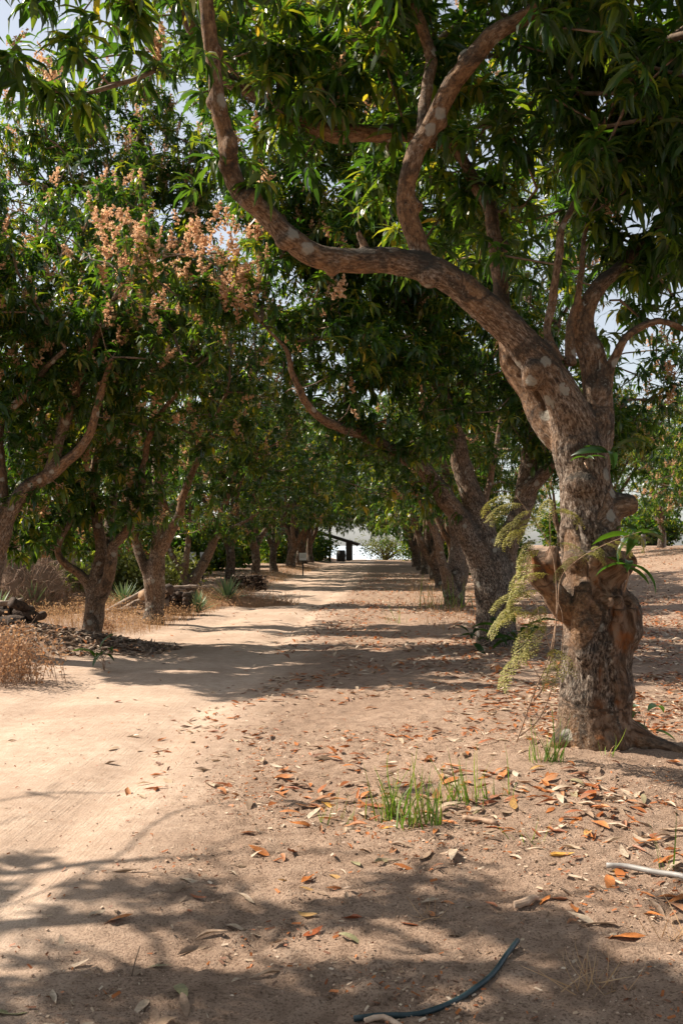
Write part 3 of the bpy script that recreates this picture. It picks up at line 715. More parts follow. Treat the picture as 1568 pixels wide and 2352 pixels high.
DENTS = [(P(1398, 1330, HD - .26), 0.055, 0.085), (P(1415, 1402, HD - .28), 0.04, 0.04), (P(1340, 1300, HD - .27), 0.04, 0.05), (P(1362, 1400, HD - .3), 0.035, 0.05), (P(1368, 1480, HD - .3), 0.035, 0.045), (P(524, 310, HD - .9), 0.03, 0.04), (P(1443, 1280, HD - .25), 0.04, 0.03), (P(1205, 1290, HD - .3), 0.05, 0.05), (P(1243, 1268, HD - .3), 0.05, 0.05), (P(1270, 1390, HD - .3), 0.04, 0.04)]
def hero_dent(V):
    d = np.zeros(len(V))
    for c, s, a in DENTS: d -= a * np.exp(-np.sum(((V - c) / np.array([s, s * 2, s * 1.5])) ** 2, 1))
    # a few long furrows in the stripped wood
    for u0, u1, a in ((1352, 1362, 0.022), (1392, 1380, 0.03), (1425, 1408, 0.02)):
        xa, za = P(u0, 1340, HD)[0], P(u0, 1340, HD)[2]; xb, zb = P(u1, 1620, HD)[0], P(u1, 1620, HD)[2]
        t = (V[:, 2] - zb) / (za - zb); xx = xb + (xa - xb) * t + 0.02 * np.sin(V[:, 2] * 9 + u0)
        d -= a * np.exp(-((V[:, 0] - xx) / 0.016) ** 2) * sstep(0, .15, t) * sstep(1.05, .9, t) * (V[:, 1] < hb[1])
    return d
hero_lumps = [(P(1250, 230, 8.8), (1.5, 1.7, 1.1)), (P(1480, 430, 8.8), (1.2, 1.6, 1.0)), (P(1080, 60, 8.6), (1.5, 1.8, 1.0)), (P(700, -40, 7.6), (1.3, 1.4, 0.75)), (P(150, 50, 6.2), (0.8, 0.9, 0.5), 1.7),
              (P(320, 40, 8.2), (0.55, 0.8, 0.5), 2.2), (P(60, 200, 6.8), (0.4, 0.6, 0.3), 1.2), (P(560, 60, 8.4), (0.8, 0.9, 0.6), 1.4), (P(1500, 80, 7.4), (1.2, 1.6, 1.2)), (P(1330, 520, 10.2), (1.3, 1.2, 1.0)), (P(1800, 330, 8.2), (1.6, 2.0, 1.5)), (P(1000, -420, 8.5), (2.4, 2.4, 1.2), 0.5), (P(1500, 650, 8.2), (0.6, 0.9, 0.35), 1.5),
              (P(1000, 420, 9.6), (0.9, 0.9, 0.8)), (P(740, 250, 8.6), (0.7, 0.7, 0.45), 1.4), (P(1650, -200, 7.4), (1.8, 2.2, 1.3), 0.6), (P(1180, 610, 7.9), (0.22, 0.2, 0.2), 6), (P(480, 330, 7.2), (0.22, 0.3, 0.25), 2.5), (P(600, 420, 7.8), (0.2, 0.3, 0.3), 2)]
hero_lumps = [(CAM + (l[0] - CAM) * HK, tuple(q * HK for q in l[1])) + tuple(l[2:]) for l in hero_lumps]
hero_limbs = [(p_, r_ * (np.interp(p_[:, 2], [1.0, 1.9, 2.6, 3.3], [0.94, 0.82, 0.75, 0.78]) if i_ < 17 else 1.0)) for i_, (p_, r_) in enumerate(hero_limbs)]
def hero_bl(tips, rs):
    q = (tips - CAM) @ CM; u = 784 + q[:, 0] / -q[:, 2] * FPX
    k = ((u < 900) & (rs.random(len(tips)) < 0.34)) | (rs.random(len(tips)) < 0.03)
    b = tips[k]; return np.concatenate([b, b + rs.normal(size=b.shape) * 0.08])
build_tree('mango_tree', 'big leaning mango tree in right foreground with a long bent limb over the track', hb, hero_limbs, hero_lumps, 760, 5, 'near', hero_bl, 0.0155, 3, 'mango trees along the track', zmin=2.6, amp=0.016, blobs=hero_blobs, bare_fn=hero_bare, dent_fn=hero_dent, own=260, spread=0.15, smooth=3)
# ---- second tree of the right row, its crown leaning out over the track
r2b = G(1137, 1482); r2b[2] = gz(r2b[0], r2b[1]); D2 = r2b[1]
r2_limbs = [
    px_limb([(1140, 1500, D2, 108), (1138, 1470, D2, 94), (1136, 1400, D2, 84), (1132, 1340, D2, 80), (1118, 1270, D2, 76), (1100, 1190, D2, 60), (1076, 1120, D2, 50), (1058, 1060, D2, 44), (1042, 985, D2, 40), (1010, 900, D2 - .2, 34), (985, 840, D2 - .4, 28), (940, 740, D2 - .8, 22), (880, 600, D2 - 1, 16)]),
    px_limb([(1128, 1360, D2, 70), (1092, 1270, D2 - .1, 52), (1052, 1190, D2 - .2, 50), (1005, 1120, D2 - .4, 42), (960, 1070, D2 - .7, 36), (880, 1020, D2 - 1.2, 30), (780, 985, D2 - 1.7, 24), (725, 955, D2 - 2.0, 22), (690, 905, D2 - 2.2, 20), (668, 850, D2 - 2.3, 16), (655, 800, D2 - 2.3, 12), (600, 740, D2 - 2.4, 9)]),
    px_limb([(1146, 1350, D2 + .1, 64), (1162, 1270, D2 + .3, 50), (1190, 1190, D2 + .4, 50), (1215, 1090, D2 + .5, 44), (1225, 980, D2 + .6, 36), (1250, 860, D2 + .7, 28), (1280, 740, D2 + .8, 18)]),
    px_limb([(1200, 1140, D2 + .4, 36), (1240, 1095, D2 + .3, 32), (1280, 1050, D2 + .2, 24), (1330, 980, D2, 14)]),
    px_limb([(985, 860, D2 - .4, 26), (900, 800, D2 - 1, 20), (820, 785, D2 - 1.6, 16), (740, 780, D2 - 2, 14), (680, 785, D2 - 2.2, 10)]),
    px_limb([(1030, 960, D2, 28), (1000, 760, D2 + .3, 22), (960, 560, D2 + .3, 16), (900, 380, D2, 12)]),
]
r2_lumps = [(P(430, 640, 12.6), (0.95, 1.0, 0.62), 1.6), (P(300, 590, 12.6), (0.45, 0.6, 0.45), 1.6), (P(560, 700, 12.8), (0.7, 1.0, 0.5)), (P(700, 640, 13.2), (0.9, 1.2, 0.8)), (P(800, 800, 13.6), (1.0, 1.3, 0.75)), (P(760, 420, 13.6), (1.2, 1.4, 1.0)), (P(560, 300, 13.6), (0.7, 1.2, 0.7)), (P(900, 950, 14.2), (1.0, 1.3, 0.8)), (P(850, 1080, 14.3), (0.5, 0.7, 0.45)), (P(1000, 560, 15), (1.3, 1.5, 1.1)), (P(700, 180, 14.0), (1.3, 1.5, 0.9)), (P(1120, 850, 15.4), (1.2, 1.4, 1.1)), (P(960, 180, 15.0), (1.3, 1.6, 1.0)), (P(1300, 960, 15.8), (1.0, 1.4, 0.9)), (P(1380, 1080, 15.8), (0.5, 1.0, 0.6)), (P(1480, 900, 16), (0.9, 1.2, 0.9), 1.2), (P(1250, 550, 16), (1.4, 1.6, 1.2), .7), (P(960, 1140, 14.6), (0.5, 0.6, 0.3)), (P(620, 480, 13.8), (0.8, 1.0, 0.6)), (P(840, 540, 14.2), (0.9, 1.0, 0.8)), (P(900, 330, 14.6), (1.0, 1.2, 0.8)), (P(800, 40, 14.5), (1.4, 1.5, 0.9)), (P(500, 120, 13.8), (0.8, 1.0, 0.6)), (P(870, 660, 14.4), (0.9, 1.0, 0.7), 1.3), (P(950, 760, 15), (1.0, 1.2, 0.8), 1.2), (P(720, 880, 13.8), (0.7, 0.8, 0.5)), (P(660, 560, 13.6), (0.7, 0.8, 0.5), 1.3)]
def r2_bl(tips, rs):
    q = (tips - CAM) @ CM; u = 784 + q[:, 0] / -q[:, 2] * FPX; v = 1176 - q[:, 1] / -q[:, 2] * FPX
    p = np.where((u < 620) & (v > 450), 0.85, np.where(u < 760, 0.32, np.where(u > 1430, 0.6, 0.10)))
    b = tips[rs.random(len(tips)) < p]; b = np.concatenate([b, b + rs.normal(size=b.shape) * 0.1])
    # the heavy sunlit trusses at the outer end of the crown
    ex = []
    for u, v, n in ((255, 545, 8), (270, 600, 12), (262, 650, 12), (275, 690, 9), (330, 560, 7), (380, 585, 8), (440, 570, 8), (480, 555, 8), (540, 565, 8), (580, 560, 6), (545, 660, 8), (560, 720, 8), (540, 745, 5), (410, 640, 5), (300, 520, 6), (400, 740, 5), (780, 690, 5), (770, 560, 4)):
        ex.append(P(u, v, 12.3) + rs.normal(size=(max(3, n * 3 // 4), 3)) * np.array([0.13, 0.2, 0.09]))
    return np.concatenate([b] + ex)
build_tree('mango_tree', 'second mango tree of the right row with peach blossom reaching out over the track', r2b, r2_limbs, r2_lumps, 1250, 7, 'mid', r2_bl, 0.028, 21, 'mango trees along the track', zmin=2.1, amp=0.014, keep_bl=True, leaf_scale=(0.8, 1.2))

# ---- left row, nearest ones
def tree_l1():
    b = np.array([-5.5, 13.0, 0]); b[2] = gz(b[0], b[1]); d = 13.0
    limbs = [px_limb([(-75, 1500, d, 92), (-55, 1440, d, 84), (-30, 1340, d, 66), (-8, 1260, d, 52), (15, 1185, d, 42), (60, 1125, d, 38), (125, 1085, d, 32), (200, 1010, d - .1, 22), (225, 930, d - .2, 18), (260, 820, d - .3, 12)]),
             px_limb([(-60, 1420, d, 60), (-110, 1250, d, 44), (-150, 1080, d, 34), (-100, 850, d, 22)]),
             px_limb([(110, 1095, d, 26), (140, 1000, d + .1, 26), (165, 920, d + .1, 24), (200, 820, d + .1, 22), (245, 730, d + .1, 18), (290, 640, d, 12)]),
             px_limb([(10, 1190, d, 30), (0, 990, d + .3, 22), (60, 900, d + .3, 18), (120, 830, d + .3, 14)]),
             px_limb([(-140, 1050, d, 26), (-60, 1010, d, 22), (20, 950, d - .1, 20), (90, 870, d - .2, 17), (150, 800, d - .2, 13)])]
    lumps = [(P(40, 620, 13.0), (1.0, 1.2, 0.75)), (P(180, 780, 13.2), (0.9, 1.0, 0.6)), (P(-80, 800, 13), (1.2, 1.3, 0.8)), (P(60, 940, 13), (0.8, 0.9, 0.5)), (P(250, 900, 13.4), (0.6, 0.8, 0.6)), (P(-200, 650, 13), (1.3, 1.5, 0.9)), (P(100, 1080, 13.2), (0.5, 0.7, 0.35)), (P(-20, 500, 13), (0.9, 1.2, 0.4)), (P(320, 800, 13), (0.5, 0.8, 0.5)), (P(-250, 900, 13), (1.0, 1.2, 0.9)), (P(40, 1160, 13.4), (0.45, 0.6, 0.25), 2), (P(110, 480, 13.2), (0.5, 0.7, 0.35))]
    build_tree('mango_tree', 'mango tree at the left edge whose bent stem leans into the picture', b, limbs, lumps, 390, 7, 'mid', 0.75, 0.022, 31, 'mango trees along the track', zmin=1.8)
def tree_l2():
    b = G(212, 1458, 0.15); d = b[1]; b[2] = gz(b[0], b[1])
    limbs = [px_limb([(206, 1476, d, 62), (212, 1450, d, 52), (218, 1400, d, 46), (222, 1350, d, 44), (226, 1310, d, 36), (232, 1260, d, 28), (222, 1190, d + .1, 24), (215, 1100, d + .2, 20), (230, 950, d + .2, 14), (220, 800, d + .2, 10)]),
             px_limb([(218, 1365, d, 40), (205, 1342, d - .05, 26), (180, 1318, d - .1, 22), (148, 1292, d - .15, 19), (133, 1262, d - .15, 17), (145, 1230, d - .2, 15), (160, 1190, d - .2, 13), (150, 1100, d - .4, 10), (120, 1000, d - .6, 7)]),
             px_limb([(226, 1375, d, 40), (250, 1335, d - .1, 30), (260, 1285, d - .15, 26), (268, 1245, d - .2, 24), (300, 1200, d - .3, 21), (322, 1130, d - .4, 19), (330, 1060, d - .5, 16), (370, 950, d - .7, 12), (440, 850, d - .9, 8)]),
             px_limb([(228, 1320, d, 32), (246, 1265, d + .3, 26), (252, 1200, d + .6, 22), (270, 1080, d + 1, 16), (300, 950, d + 1.4, 11)])]
    lumps = [(P(110, 1130, d - .3), (0.9, 1.0, 0.55)), (P(70, 1205, d), (0.75, 0.9, 0.42), 2.5), (P(195, 1235, d + .6), (0.45, 0.4, 0.3), 2.5), (P(320, 1170, d - .2), (0.5, 0.7, 0.35), 2), (P(260, 1090, d), (0.9, 1.1, 0.5)), (P(160, 980, d), (1.4, 1.4, 0.9)), (P(380, 930, d - .6), (0.9, 1.1, 0.8)), (P(280, 820, d + .2), (1.5, 1.6, 1.0)), (P(120, 700, d + .3), (1.4, 1.5, 1.2)), (P(320, 640, d + .5), (1.3, 1.4, 1.0)), (P(200, 500, d + .5), (1.2, 1.3, 0.8)), (P(440, 780, d - .4), (0.8, 1.0, 0.8)), (P(20, 820, d + .3), (1.3, 1.4, 1.0))]
    build_tree('mango_tree', 'mango tree standing in dry grass with a looped left limb', b, limbs, lumps, 540, 7, 'mid', 0.6, 0.02, 41, 'mango trees along the track', zmin=1.25)
def tree_l3():
    b = G(357, 1420, 0.12); d = b[1]; b[2] = gz(b[0], b[1])
    limbs = [px_limb([(352, 1432, d, 54), (356, 1400, d, 46), (358, 1350, d, 40), (360, 1290, d, 38), (366, 1220, d, 34), (364, 1150, d, 28), (362, 1090, d, 24), (355, 980, d, 18), (350, 860, d, 12), (340, 700, d, 8)]),
             px_limb([(352, 1385, d, 36), (338, 1320, d, 24), (318, 1260, d, 22), (305, 1210, d, 19), (290, 1130, d + .2, 15), (270, 1000, d + .5, 10)]),
             px_limb([(366, 1270, d, 30), (390, 1225, d - .1, 26), (410, 1190, d - .2, 22), (425, 1130, d - .3, 17), (470, 1020, d - .5, 13), (520, 900, d - .8, 8)]),
             px_limb([(362, 1130, d, 22), (390, 1170, d, 6), (404, 1200, d, 5)])]
    lumps = [(P(350, 1090, d + .5), (1.2, 1.3, 0.7)), (P(470, 1020, d), (1.2, 1.3, 0.9)), (P(560, 900, d), (1.0, 1.2, 0.9)), (P(400, 880, d), (1.6, 1.6, 1.2)), (P(250, 900, d + 1), (1.5, 1.6, 1.2)), (P(350, 680, d + .5), (1.7, 1.7, 1.2)), (P(500, 720, d), (1.2, 1.3, 1.0)), (P(330, 500, d + .8), (1.5, 1.6, 1.0)), (P(200, 420, d + 1), (1.3, 1.5, 0.8)), (P(440, 430, d + .8), (0.8, 1.3, 0.8), 1.1), (P(60, 500, d + 1), (1.4, 1.5, 1.0)), (P(480, 1140, d - .2), (0.6, 0.8, 0.4)), (P(120, 300, d + 1), (0.9, 1.2, 0.5), .7), (P(330, 350, d + 1), (0.9, 1.0, 0.6), .7), (P(40, 380, d + 1), (1.0, 1.2, 0.5), .8), (P(120, 230, d + 1), (1.2, 1.2, 0.5), .8), (P(300, 250, d + 1), (1.0, 1.2, 0.5), .8), (P(430, 300, d + 1), (0.7, 1.2, 0.7), .9), (P(0, 600, d + 1), (1.4, 1.4, 1.0)), (P(60, 300, d), (1.3, 1.3, 0.7), 1.3), (P(240, 330, d), (1.2, 1.2, 0.7), 1.3), (P(400, 380, d), (0.9, 1.2, 0.7), 1.3), (P(180, 180, d), (1.2, 1.2, 0.6), 1.1), (P(380, 180, d), (0.9, 1.2, 0.6), 1.1), (P(290, 1190, d), (0.7, 0.8, 0.45), 1.6), (P(400, 1200, d + 1), (0.9, 0.9, 0.4), 1.6)]
    build_tree('mango_tree', 'tall straight stemmed mango tree beside the dark stacked logs', b, limbs, lumps, 820, 7, 'mid', 0.62, 0.024, 51, 'mango trees along the track', zmin=1.5)
def tree_l4():
    b = G(436, 1378, 0.1); d = b[1]; b[2] = gz(b[0], b[1])
    limbs = [px_limb([(436, 1392, d, 44), (437, 1365, d, 32), (440, 1340, d, 28), (458, 1310, d, 26), (478, 1275, d, 24), (492, 1240, d, 21), (505, 1190, d, 17), (530, 1120, d - .2, 13), (560, 1020, d - .5, 9)]),
             px_limb([(436, 1352, d, 28), (422, 1318, d, 20), (408, 1295, d, 17), (396, 1272, d, 14), (380, 1220, d, 11), (360, 1100, d, 8)]),
             px_limb([(425, 1322, d, 16), (428, 1290, d, 16), (432, 1240, d, 14), (440, 1150, d, 10)]),
             px_limb([(490, 1240, d, 14), (530, 1215, d - .2, 11), (575, 1190, d - .4, 8), (600, 1170, d - .5, 5)])]
    lumps = [(P(430, 1120, d), (1.2, 1.3, 0.7)), (P(540, 1090, d), (1.2, 1.3, 0.8)), (P(610, 980, d - .5), (1.3, 1.4, 1.1)), (P(480, 950, d), (1.8, 1.8, 1.3)), (P(560, 800, d), (1.8, 1.8, 1.4)), (P(430, 700, d + .5), (1.8, 1.8, 1.3)), (P(640, 880, d), (1.0, 1.2, 1.1)), (P(600, 1160, d - .4), (0.7, 0.9, 0.35)), (P(560, 620, d), (1.2, 1.3, 0.7)), (P(450, 1200, d), (1.2, 1.2, 0.4), 1.6), (P(560, 1210, d), (0.9, 1.0, 0.35), 1.5)]
    build_tree('mango_tree', 'mango tree with a low V shaped fork behind the agaves', b, limbs, lumps, 470, 7, 'mid', 0.45, 0.03, 61, 'mango trees along the track', zmin=1.5, prune=True)
tree_l1(); tree_l2(); tree_l3(); tree_l4()

# ---- third tree of the right row
r3b = G(1042, 1392); r3b[2] = gz(r3b[0], r3b[1]); D3 = r3b[1]
r3_limbs = [px_limb([(1044, 1402, D3, 66), (1044, 1380, D3, 60), (1046, 1320, D3, 52), (1050, 1260, D3, 44), (1042, 1200, D3, 30), (1030, 1120, D3, 24), (1000, 1000, D3, 16), (960, 880, D3, 10)]),
            px_limb([(1036, 1370, D3 - .3, 44), (1018, 1290, D3 - .4, 26), (1002, 1230, D3 - .5, 22), (985, 1190, D3 - .6, 19), (965, 1150, D3 - .8, 15), (920, 1060, D3 - 1.2, 10)]),
            px_limb([(1058, 1340, D3, 34), (1085, 1240, D3 + .3, 28), (1120, 1120, D3 + .6, 20), (1150, 950, D3 + .8, 12)])]
r3_lumps = [(P(900, 1080, D3 - 1), (1.3, 1.5, 0.8)), (P(860, 1150, D3 - 1), (0.6, 0.9, 0.45)), (P(1000, 1000, D3), (1.8, 1.8, 1.2)), (P(1150, 980, D3), (1.8, 1.8, 1.3)), (P(850, 920, D3 - 1), (1.6, 1.6, 1.2)), (P(950, 780, D3), (2.0, 2.0, 1.2)), (P(1120, 780, D3), (1.8, 1.8, 1.2)), (P(990, 1150, D3 - .8), (0.9, 1.0, 0.35)), (P(780, 1000, D3 - 1), (0.9, 1.1, 0.8)), (P(1250, 1080, D3 + .3), (1.4, 1.6, 0.9)), (P(1400, 1000, D3 + .3), (1.4, 1.6, 1.1), .7), (P(820, 640, D3), (1.8, 1.8, 1.3)), (P(1000, 560, D3), (2.0, 2.0, 1.5)), (P(1180, 560, D3), (1.8, 2.0, 1.5)), (P(720, 800, D3 - 1), (1.3, 1.5, 1.2)), (P(900, 400, D3), (1.8, 1.8, 1.2), .8), (P(1240, 760, D3), (1.6, 1.6, 1.4))]
r3_limbs = [(p_, r_ * 0.82) for p_, r_ in r3_limbs]; r2_limbs = r2_limbs
build_tree('mango_tree', 'third mango tree of the right row with twin upright stems', r3b, r3_limbs, r3_lumps, 640, 6, 'mid', 0.12, 0.03, 71, 'mango trees along the track', zmin=2.1)

# ---- generic orchard trees: three made, then copied
def gen_tree(seed, label, base, H=7.6, spread=3.0, fork=1.1, nl=4, r0=0.19, att=380, lean=(0, 0), bl=0.2, zmin=1.45, prune=False, lod='far', name='mango_tree', group='mango trees along the track'):
    rs = np.random.default_rng(seed); base = np.array([base[0], base[1], gz(base[0], base[1])])
    top = base + np.array([lean[0], lean[1], fork])
    limbs = [(np.array([base - [0, 0, 0.3], base + [0, 0, 0.05], base * 0.5 + top * 0.5 + rs.normal(size=3) * 0.05, top]), np.array([r0 * 1.35, r0 * 1.15, r0 * 0.92, r0 * 0.9]))]
    lumps = []; a0 = rs.uniform(0, 6.28)
    for k in range(nl):
        a = a0 + k * 6.283 / nl + rs.uniform(-0.35, 0.35); s = spread * rs.uniform(0.55, 0.8); h = H * rs.uniform(0.55, 0.72)
        dirv = np.array([math.cos(a), math.sin(a), 0])
        p0 = top - [0, 0, 0.15]; p1 = top + dirv * 0.35 + [0, 0, 0.55]; p2 = top + dirv * s * 0.45 + [0, 0, (h - fork) * 0.5] + rs.normal(size=3) * 0.2; p3 = base + dirv * s + [0, 0, h]; p4 = base + dirv * s * 1.25 + [0, 0, h + 0.9]
        limbs.append((np.array([p0, p1, p2, p3, p4]), np.array([0.75, 0.55, 0.4, 0.2, 0.1]) * r0))
        lumps.append((p3, (spread * 0.42, spread * 0.42, H * 0.16)))
        lumps.append((p3 + dirv * spread * 0.28 + [0, 0, -H * 0.15], (spread * 0.33, spread * 0.33, H * 0.11)))
        lumps.append((p3 + dirv * spread * 0.30 + [0, 0, -H * 0.30], (spread * 0.30, spread * 0.30, H * 0.10), 1.3))
    lumps += [(base + [0, 0, H * 0.80], (spread * 0.6, spread * 0.6, H * 0.18)), (base + [0, 0, H * 0.60], (spread * 0.7, spread * 0.7, H * 0.16))]
    return build_tree(name, label, base, limbs, lumps, att, 6, lod, bl, 0.04, seed, group, prune=prune, zmin=zmin + base[2], spread=0.24, mat=M['bark_far'], leaf_scale=(0.9, 1.35), segs=10, smooth=4)
def copy_tree(src, label, loc, rotz, scale=1.0, group=None):
    r = src.copy(); COL.objects.link(r); r.location = (loc[0], loc[1], gz(loc[0], loc[1])); r.rotation_euler = (0, 0, rotz); r.scale = (scale,) * 3
    r['label'] = label
    if group: r['group'] = group
    for ch in src.children:
        c = ch.copy(); COL.objects.link(c); c.parent = r
    return r
ROW = 'mango trees along the track'
gA = gen_tree(101, 'mango tree on the left verge just behind the small white signboard', (-5.4, 47.0), 8.0, 3.0, 1.2, 4, bl=0.16)
gB = gen_tree(102, 'fourth mango tree of the right row with a pale slanting stem', (1.75, 33.0), 7.8, 3.1, 1.0, 4, lean=(-0.3, 0), bl=0.12)
gC = gen_tree(103, 'mango tree on the left verge beside the far woodpile', (-5.6, 35.0), 8.2, 2.9, 1.3, 5, r0=0.17, bl=0.2)
# off the left edge: the crown that shades the foreground
gen_tree(104, 'mango tree out of frame on the left shading the foreground', (-5.8, 4.3), 7.2, 2.9, 1.2, 5, att=480, prune=True, lod='far')
gen_tree(105, 'mango tree out of frame beside the camera', (1.2, -1.2), 8.0, 3.4, 1.6, 5, att=300, prune=True, lod='far', zmin=3.4)
rows_l = [(gA, -5.5, 41.0, 1.1, 'mango tree on the left verge between the woodpile and the signboard'), (gB, -5.3, 54.0, 2.5, 'second mango tree behind the small white signboard'), (gC, -5.5, 61.0, 0.7, 'third mango tree behind the small white signboard'), (gA, -5.4, 69.0, 4.1, 'dark mango tree nearest the open shelter'), (gB, -8.6, 79.0, 5.0, 'dark mango tree behind the open shelter'), (gC, -6.2, 76.0, 1.9, 'last mango tree of the left row, overhanging the shelter'), (gC, -5.5, 65.0, 3.7, 'slim mango tree between the last trees of the left row'), (gA, -5.6, 57.5, 0.2, 'slim mango tree left of the shelter pole')]
for src, x, y, a, lab in rows_l: copy_tree(src, lab, (x, y), a, 1.0 if y < 50 else 1.25)
rows_r = [(gC, 1.8, 40.0, 2.0, 'fifth mango tree of the right row'), (gA, 1.7, 47.5, 3.3, 'sixth mango tree of the right row'), (gB, 1.8, 55.0, 0.4, 'seventh mango tree of the right row'), (gC, 1.7, 63.0, 5.2, 'eighth mango tree of the right row'), (gA, 1.9, 72.0, 1.6, 'ninth mango tree of the right row'), (gB, 2.2, 80.0, 2.6, 'last mango tree of the right row, at the crest'), (gC, 1.9, 28.8, 4.4, 'slim mango tree between the third and fourth right trees')]
for src, x, y, a, lab in rows_r: copy_tree(src, lab, (x, y), a, 0.95 if y < 50 else 1.2)
back = [(gA, -11.5, 31.0, 2.2, 1.0, 'mango tree in the second row left, behind the straight stemmed one'), (gC, -12.8, 25.0, 0.3, 1.0, 'mango tree in the second row at the left edge'), (gB, -11.8, 36.0, 4.0, 1.05, 'mango tree in the second row behind the white noticeboards'), (gC, -12.0, 46.0, 1.0, 1.1, 'mango tree in the second row left of the signboard'), (gA, -12.5, 58.0, 3.0, 1.1, 'far mango tree in the second row on the left'), (gB, -19.0, 32.0, 1.0, 1.2, 'mango tree in the third row on the left'), (gC, -19.0, 46.0, 2.6, 1.2, 'far mango tree in the third row on the left'), (gA, -21.0, 62.0, 5.2, 1.2, 'farthest mango tree on the left')]
for src, x, y, a, s, lab in back: copy_tree(src, lab, (x, y), a, s, 'orchard trees behind the left row')
gD = gen_tree(106, 'blossom covered mango tree at the right edge beyond the open floor', (13.4, 37.0), 8.4, 3.6, 1.2, 5, bl=0.9, att=340, group='orchard trees beyond the open floor on the right')
right = [(gD, 9.2, 44.0, 2.0, 0.95, 'blossoming mango tree just right of the big stem'), (gD, 18.0, 43.0, 4.0, 1.0, 'second blossoming mango tree at the right edge'), (gC, 14.0, 52.0, 1.0, 1.0, 'dark stemmed mango tree beside the wire gate'), (gB, 19.0, 58.0, 3.0, 1.0, 'dark mango tree behind the wire gate'), (gA, 10.2, 60.0, 0.5, 1.0, 'far mango tree seen past the knob of the big stem')]
for src, x, y, a, s, lab in right: copy_tree(src, lab, (x, y), a, s, 'orchard trees beyond the open floor on the right')
# ------------------------------------------------------------------ fallen leaves
def fallen_template(rs, L=0.16, W=0.046, nseg=5):
    ts = np.linspace(0, 1, nseg + 1); prof = np.interp(ts, [0, 0.1, 0.4, 0.75, 1], [0.06, 0.55, 1, 0.7, 0.03])
    arch = rs.uniform(-0.8, 0.9); curl = rs.uniform(0.1, 1.9); tw = rs.uniform(-1.0, 1.0); sw = rs.uniform(-0.5, 0.5)
    V = []; c = np.zeros(3); W = W * rs.uniform(0.75, 1.25); L = L * rs.uniform(0.75, 1.2)
    for i, t in enumerate(ts):
        e = arch * (0.5 - t); yaw = sw * t
        d = np.array([math.cos(yaw) * math.cos(e), math.sin(yaw) * math.cos(e), math.sin(e)])
        side = np.array([-math.sin(yaw), math.cos(yaw), 0]); up = np.cross(d, side)
        roll = tw * (t - 0.5); s2 = side * math.cos(roll) + up * math.sin(roll); u2 = -side * math.sin(roll) + up * math.cos(roll)
        hw = prof[i] * W / 2; cu = curl * (0.6 + 0.5 * math.sin(t * 5 + tw))
        a, b = math.cos(cu * 0.5), math.sin(cu * 0.5)
        V += [c - s2 * hw * a + u2 * hw * b, c, c + s2 * hw * a + u2 * hw * b]
        c = c + d * L / nseg
    V = np.array(V); V[:, :2] -= V[:, :2].mean(0); V[:, 2] -= V[:, 2].min() + 0.002
    F = np.array([[i * 3 + j, i * 3 + j + 1, i * 3 + j + 4, i * 3 + j + 3] for i in range(nseg) for j in range(2)])
    return V, F, np.full(len(V), 0.5)
FALL = [fallen_template(trs) for _ in range(14)]
FSH = ['rolled' if np.ptp(V[:, 1]) < 0.038 else ('arched' if np.ptp(V[:, 2]) > 0.032 else 'flat') for V, F, T in FALL]
FALL_FAR = []
for _ in range(8):
    V_, F_, T_ = fallen_template(trs, 0.17, 0.06, 2); FALL_FAR.append((V_[[0, 2, 3, 5, 6, 8]], np.array([[0, 1, 3, 2], [2, 3, 5, 4]]), T_[:6]))
def litter_density(x, y):
    pm = path_mask(x, y)
    clump = fbm(x * 1.1, y * 0.9, 12.1, 3)
    right = sstep(-1.5, -0.2, x); deep = sstep(0.4, 2.2, x)
    d = 3.0 + right * 80 * sstep(0.36, 0.56, clump) + deep * 270 * sstep(0.26, 0.52, clump) * sstep(4.0, 5.6, y)
    d = np.where(y < 5.2, np.minimum(d, 30 + 110 * deep), d)
    left = sstep(-3.9, -4.5, x); d = d + left * 16 * sstep(8, 11, y) * sstep(0.36, 0.6, clump)
    hd = ((x - HEAP[0]) / 1.4) ** 2 + ((y - HEAP[1]) / 0.8) ** 2; d = d + 55 * np.exp(-hd)
    d = d + 130 * np.exp(-((x - 1.55) / 1.1) ** 2 - ((y - 5.9) / 0.95) ** 2) * sstep(0.28, 0.5, clump)
    drift = np.exp(-((x + 1.25 + 0.25 * np.sin(y * 0.9)) / 0.35) ** 2) * 70 * sstep(0.38, 0.56, clump)
    d = d + drift * sstep(3, 6, y) - pm * 0.7
    return np.maximum(d, 0.5)
def scatter_area(x0, x1, y0, y1, dmax, dens, rs):
    n = int((x1 - x0) * (y1 - y0) * dmax); x = rs.uniform(x0, x1, n); y = rs.uniform(y0, y1, n)
    k = rs.random(n) * dmax < dens(x, y)
    q = x / y
    k &= (q > -0.46) & (q < 0.38)
    return x[k], y[k]
lrs = np.random.default_rng(77)
x1, y1 = scatter_area(-5.2, 3.6, 2.9, 11.5, 400, litter_density, lrs)
x2, y2 = scatter_area(-8.5, 9, 11.5, 26, 120, litter_density, lrs)
x3, y3 = scatter_area(-12, 16, 26, 50, 30, lambda x, y: np.where(path_mask(x, y) > 0.5, 1.5, 28.0), lrs)
def zat(x, y): return ground_h(x, y) + 0.004
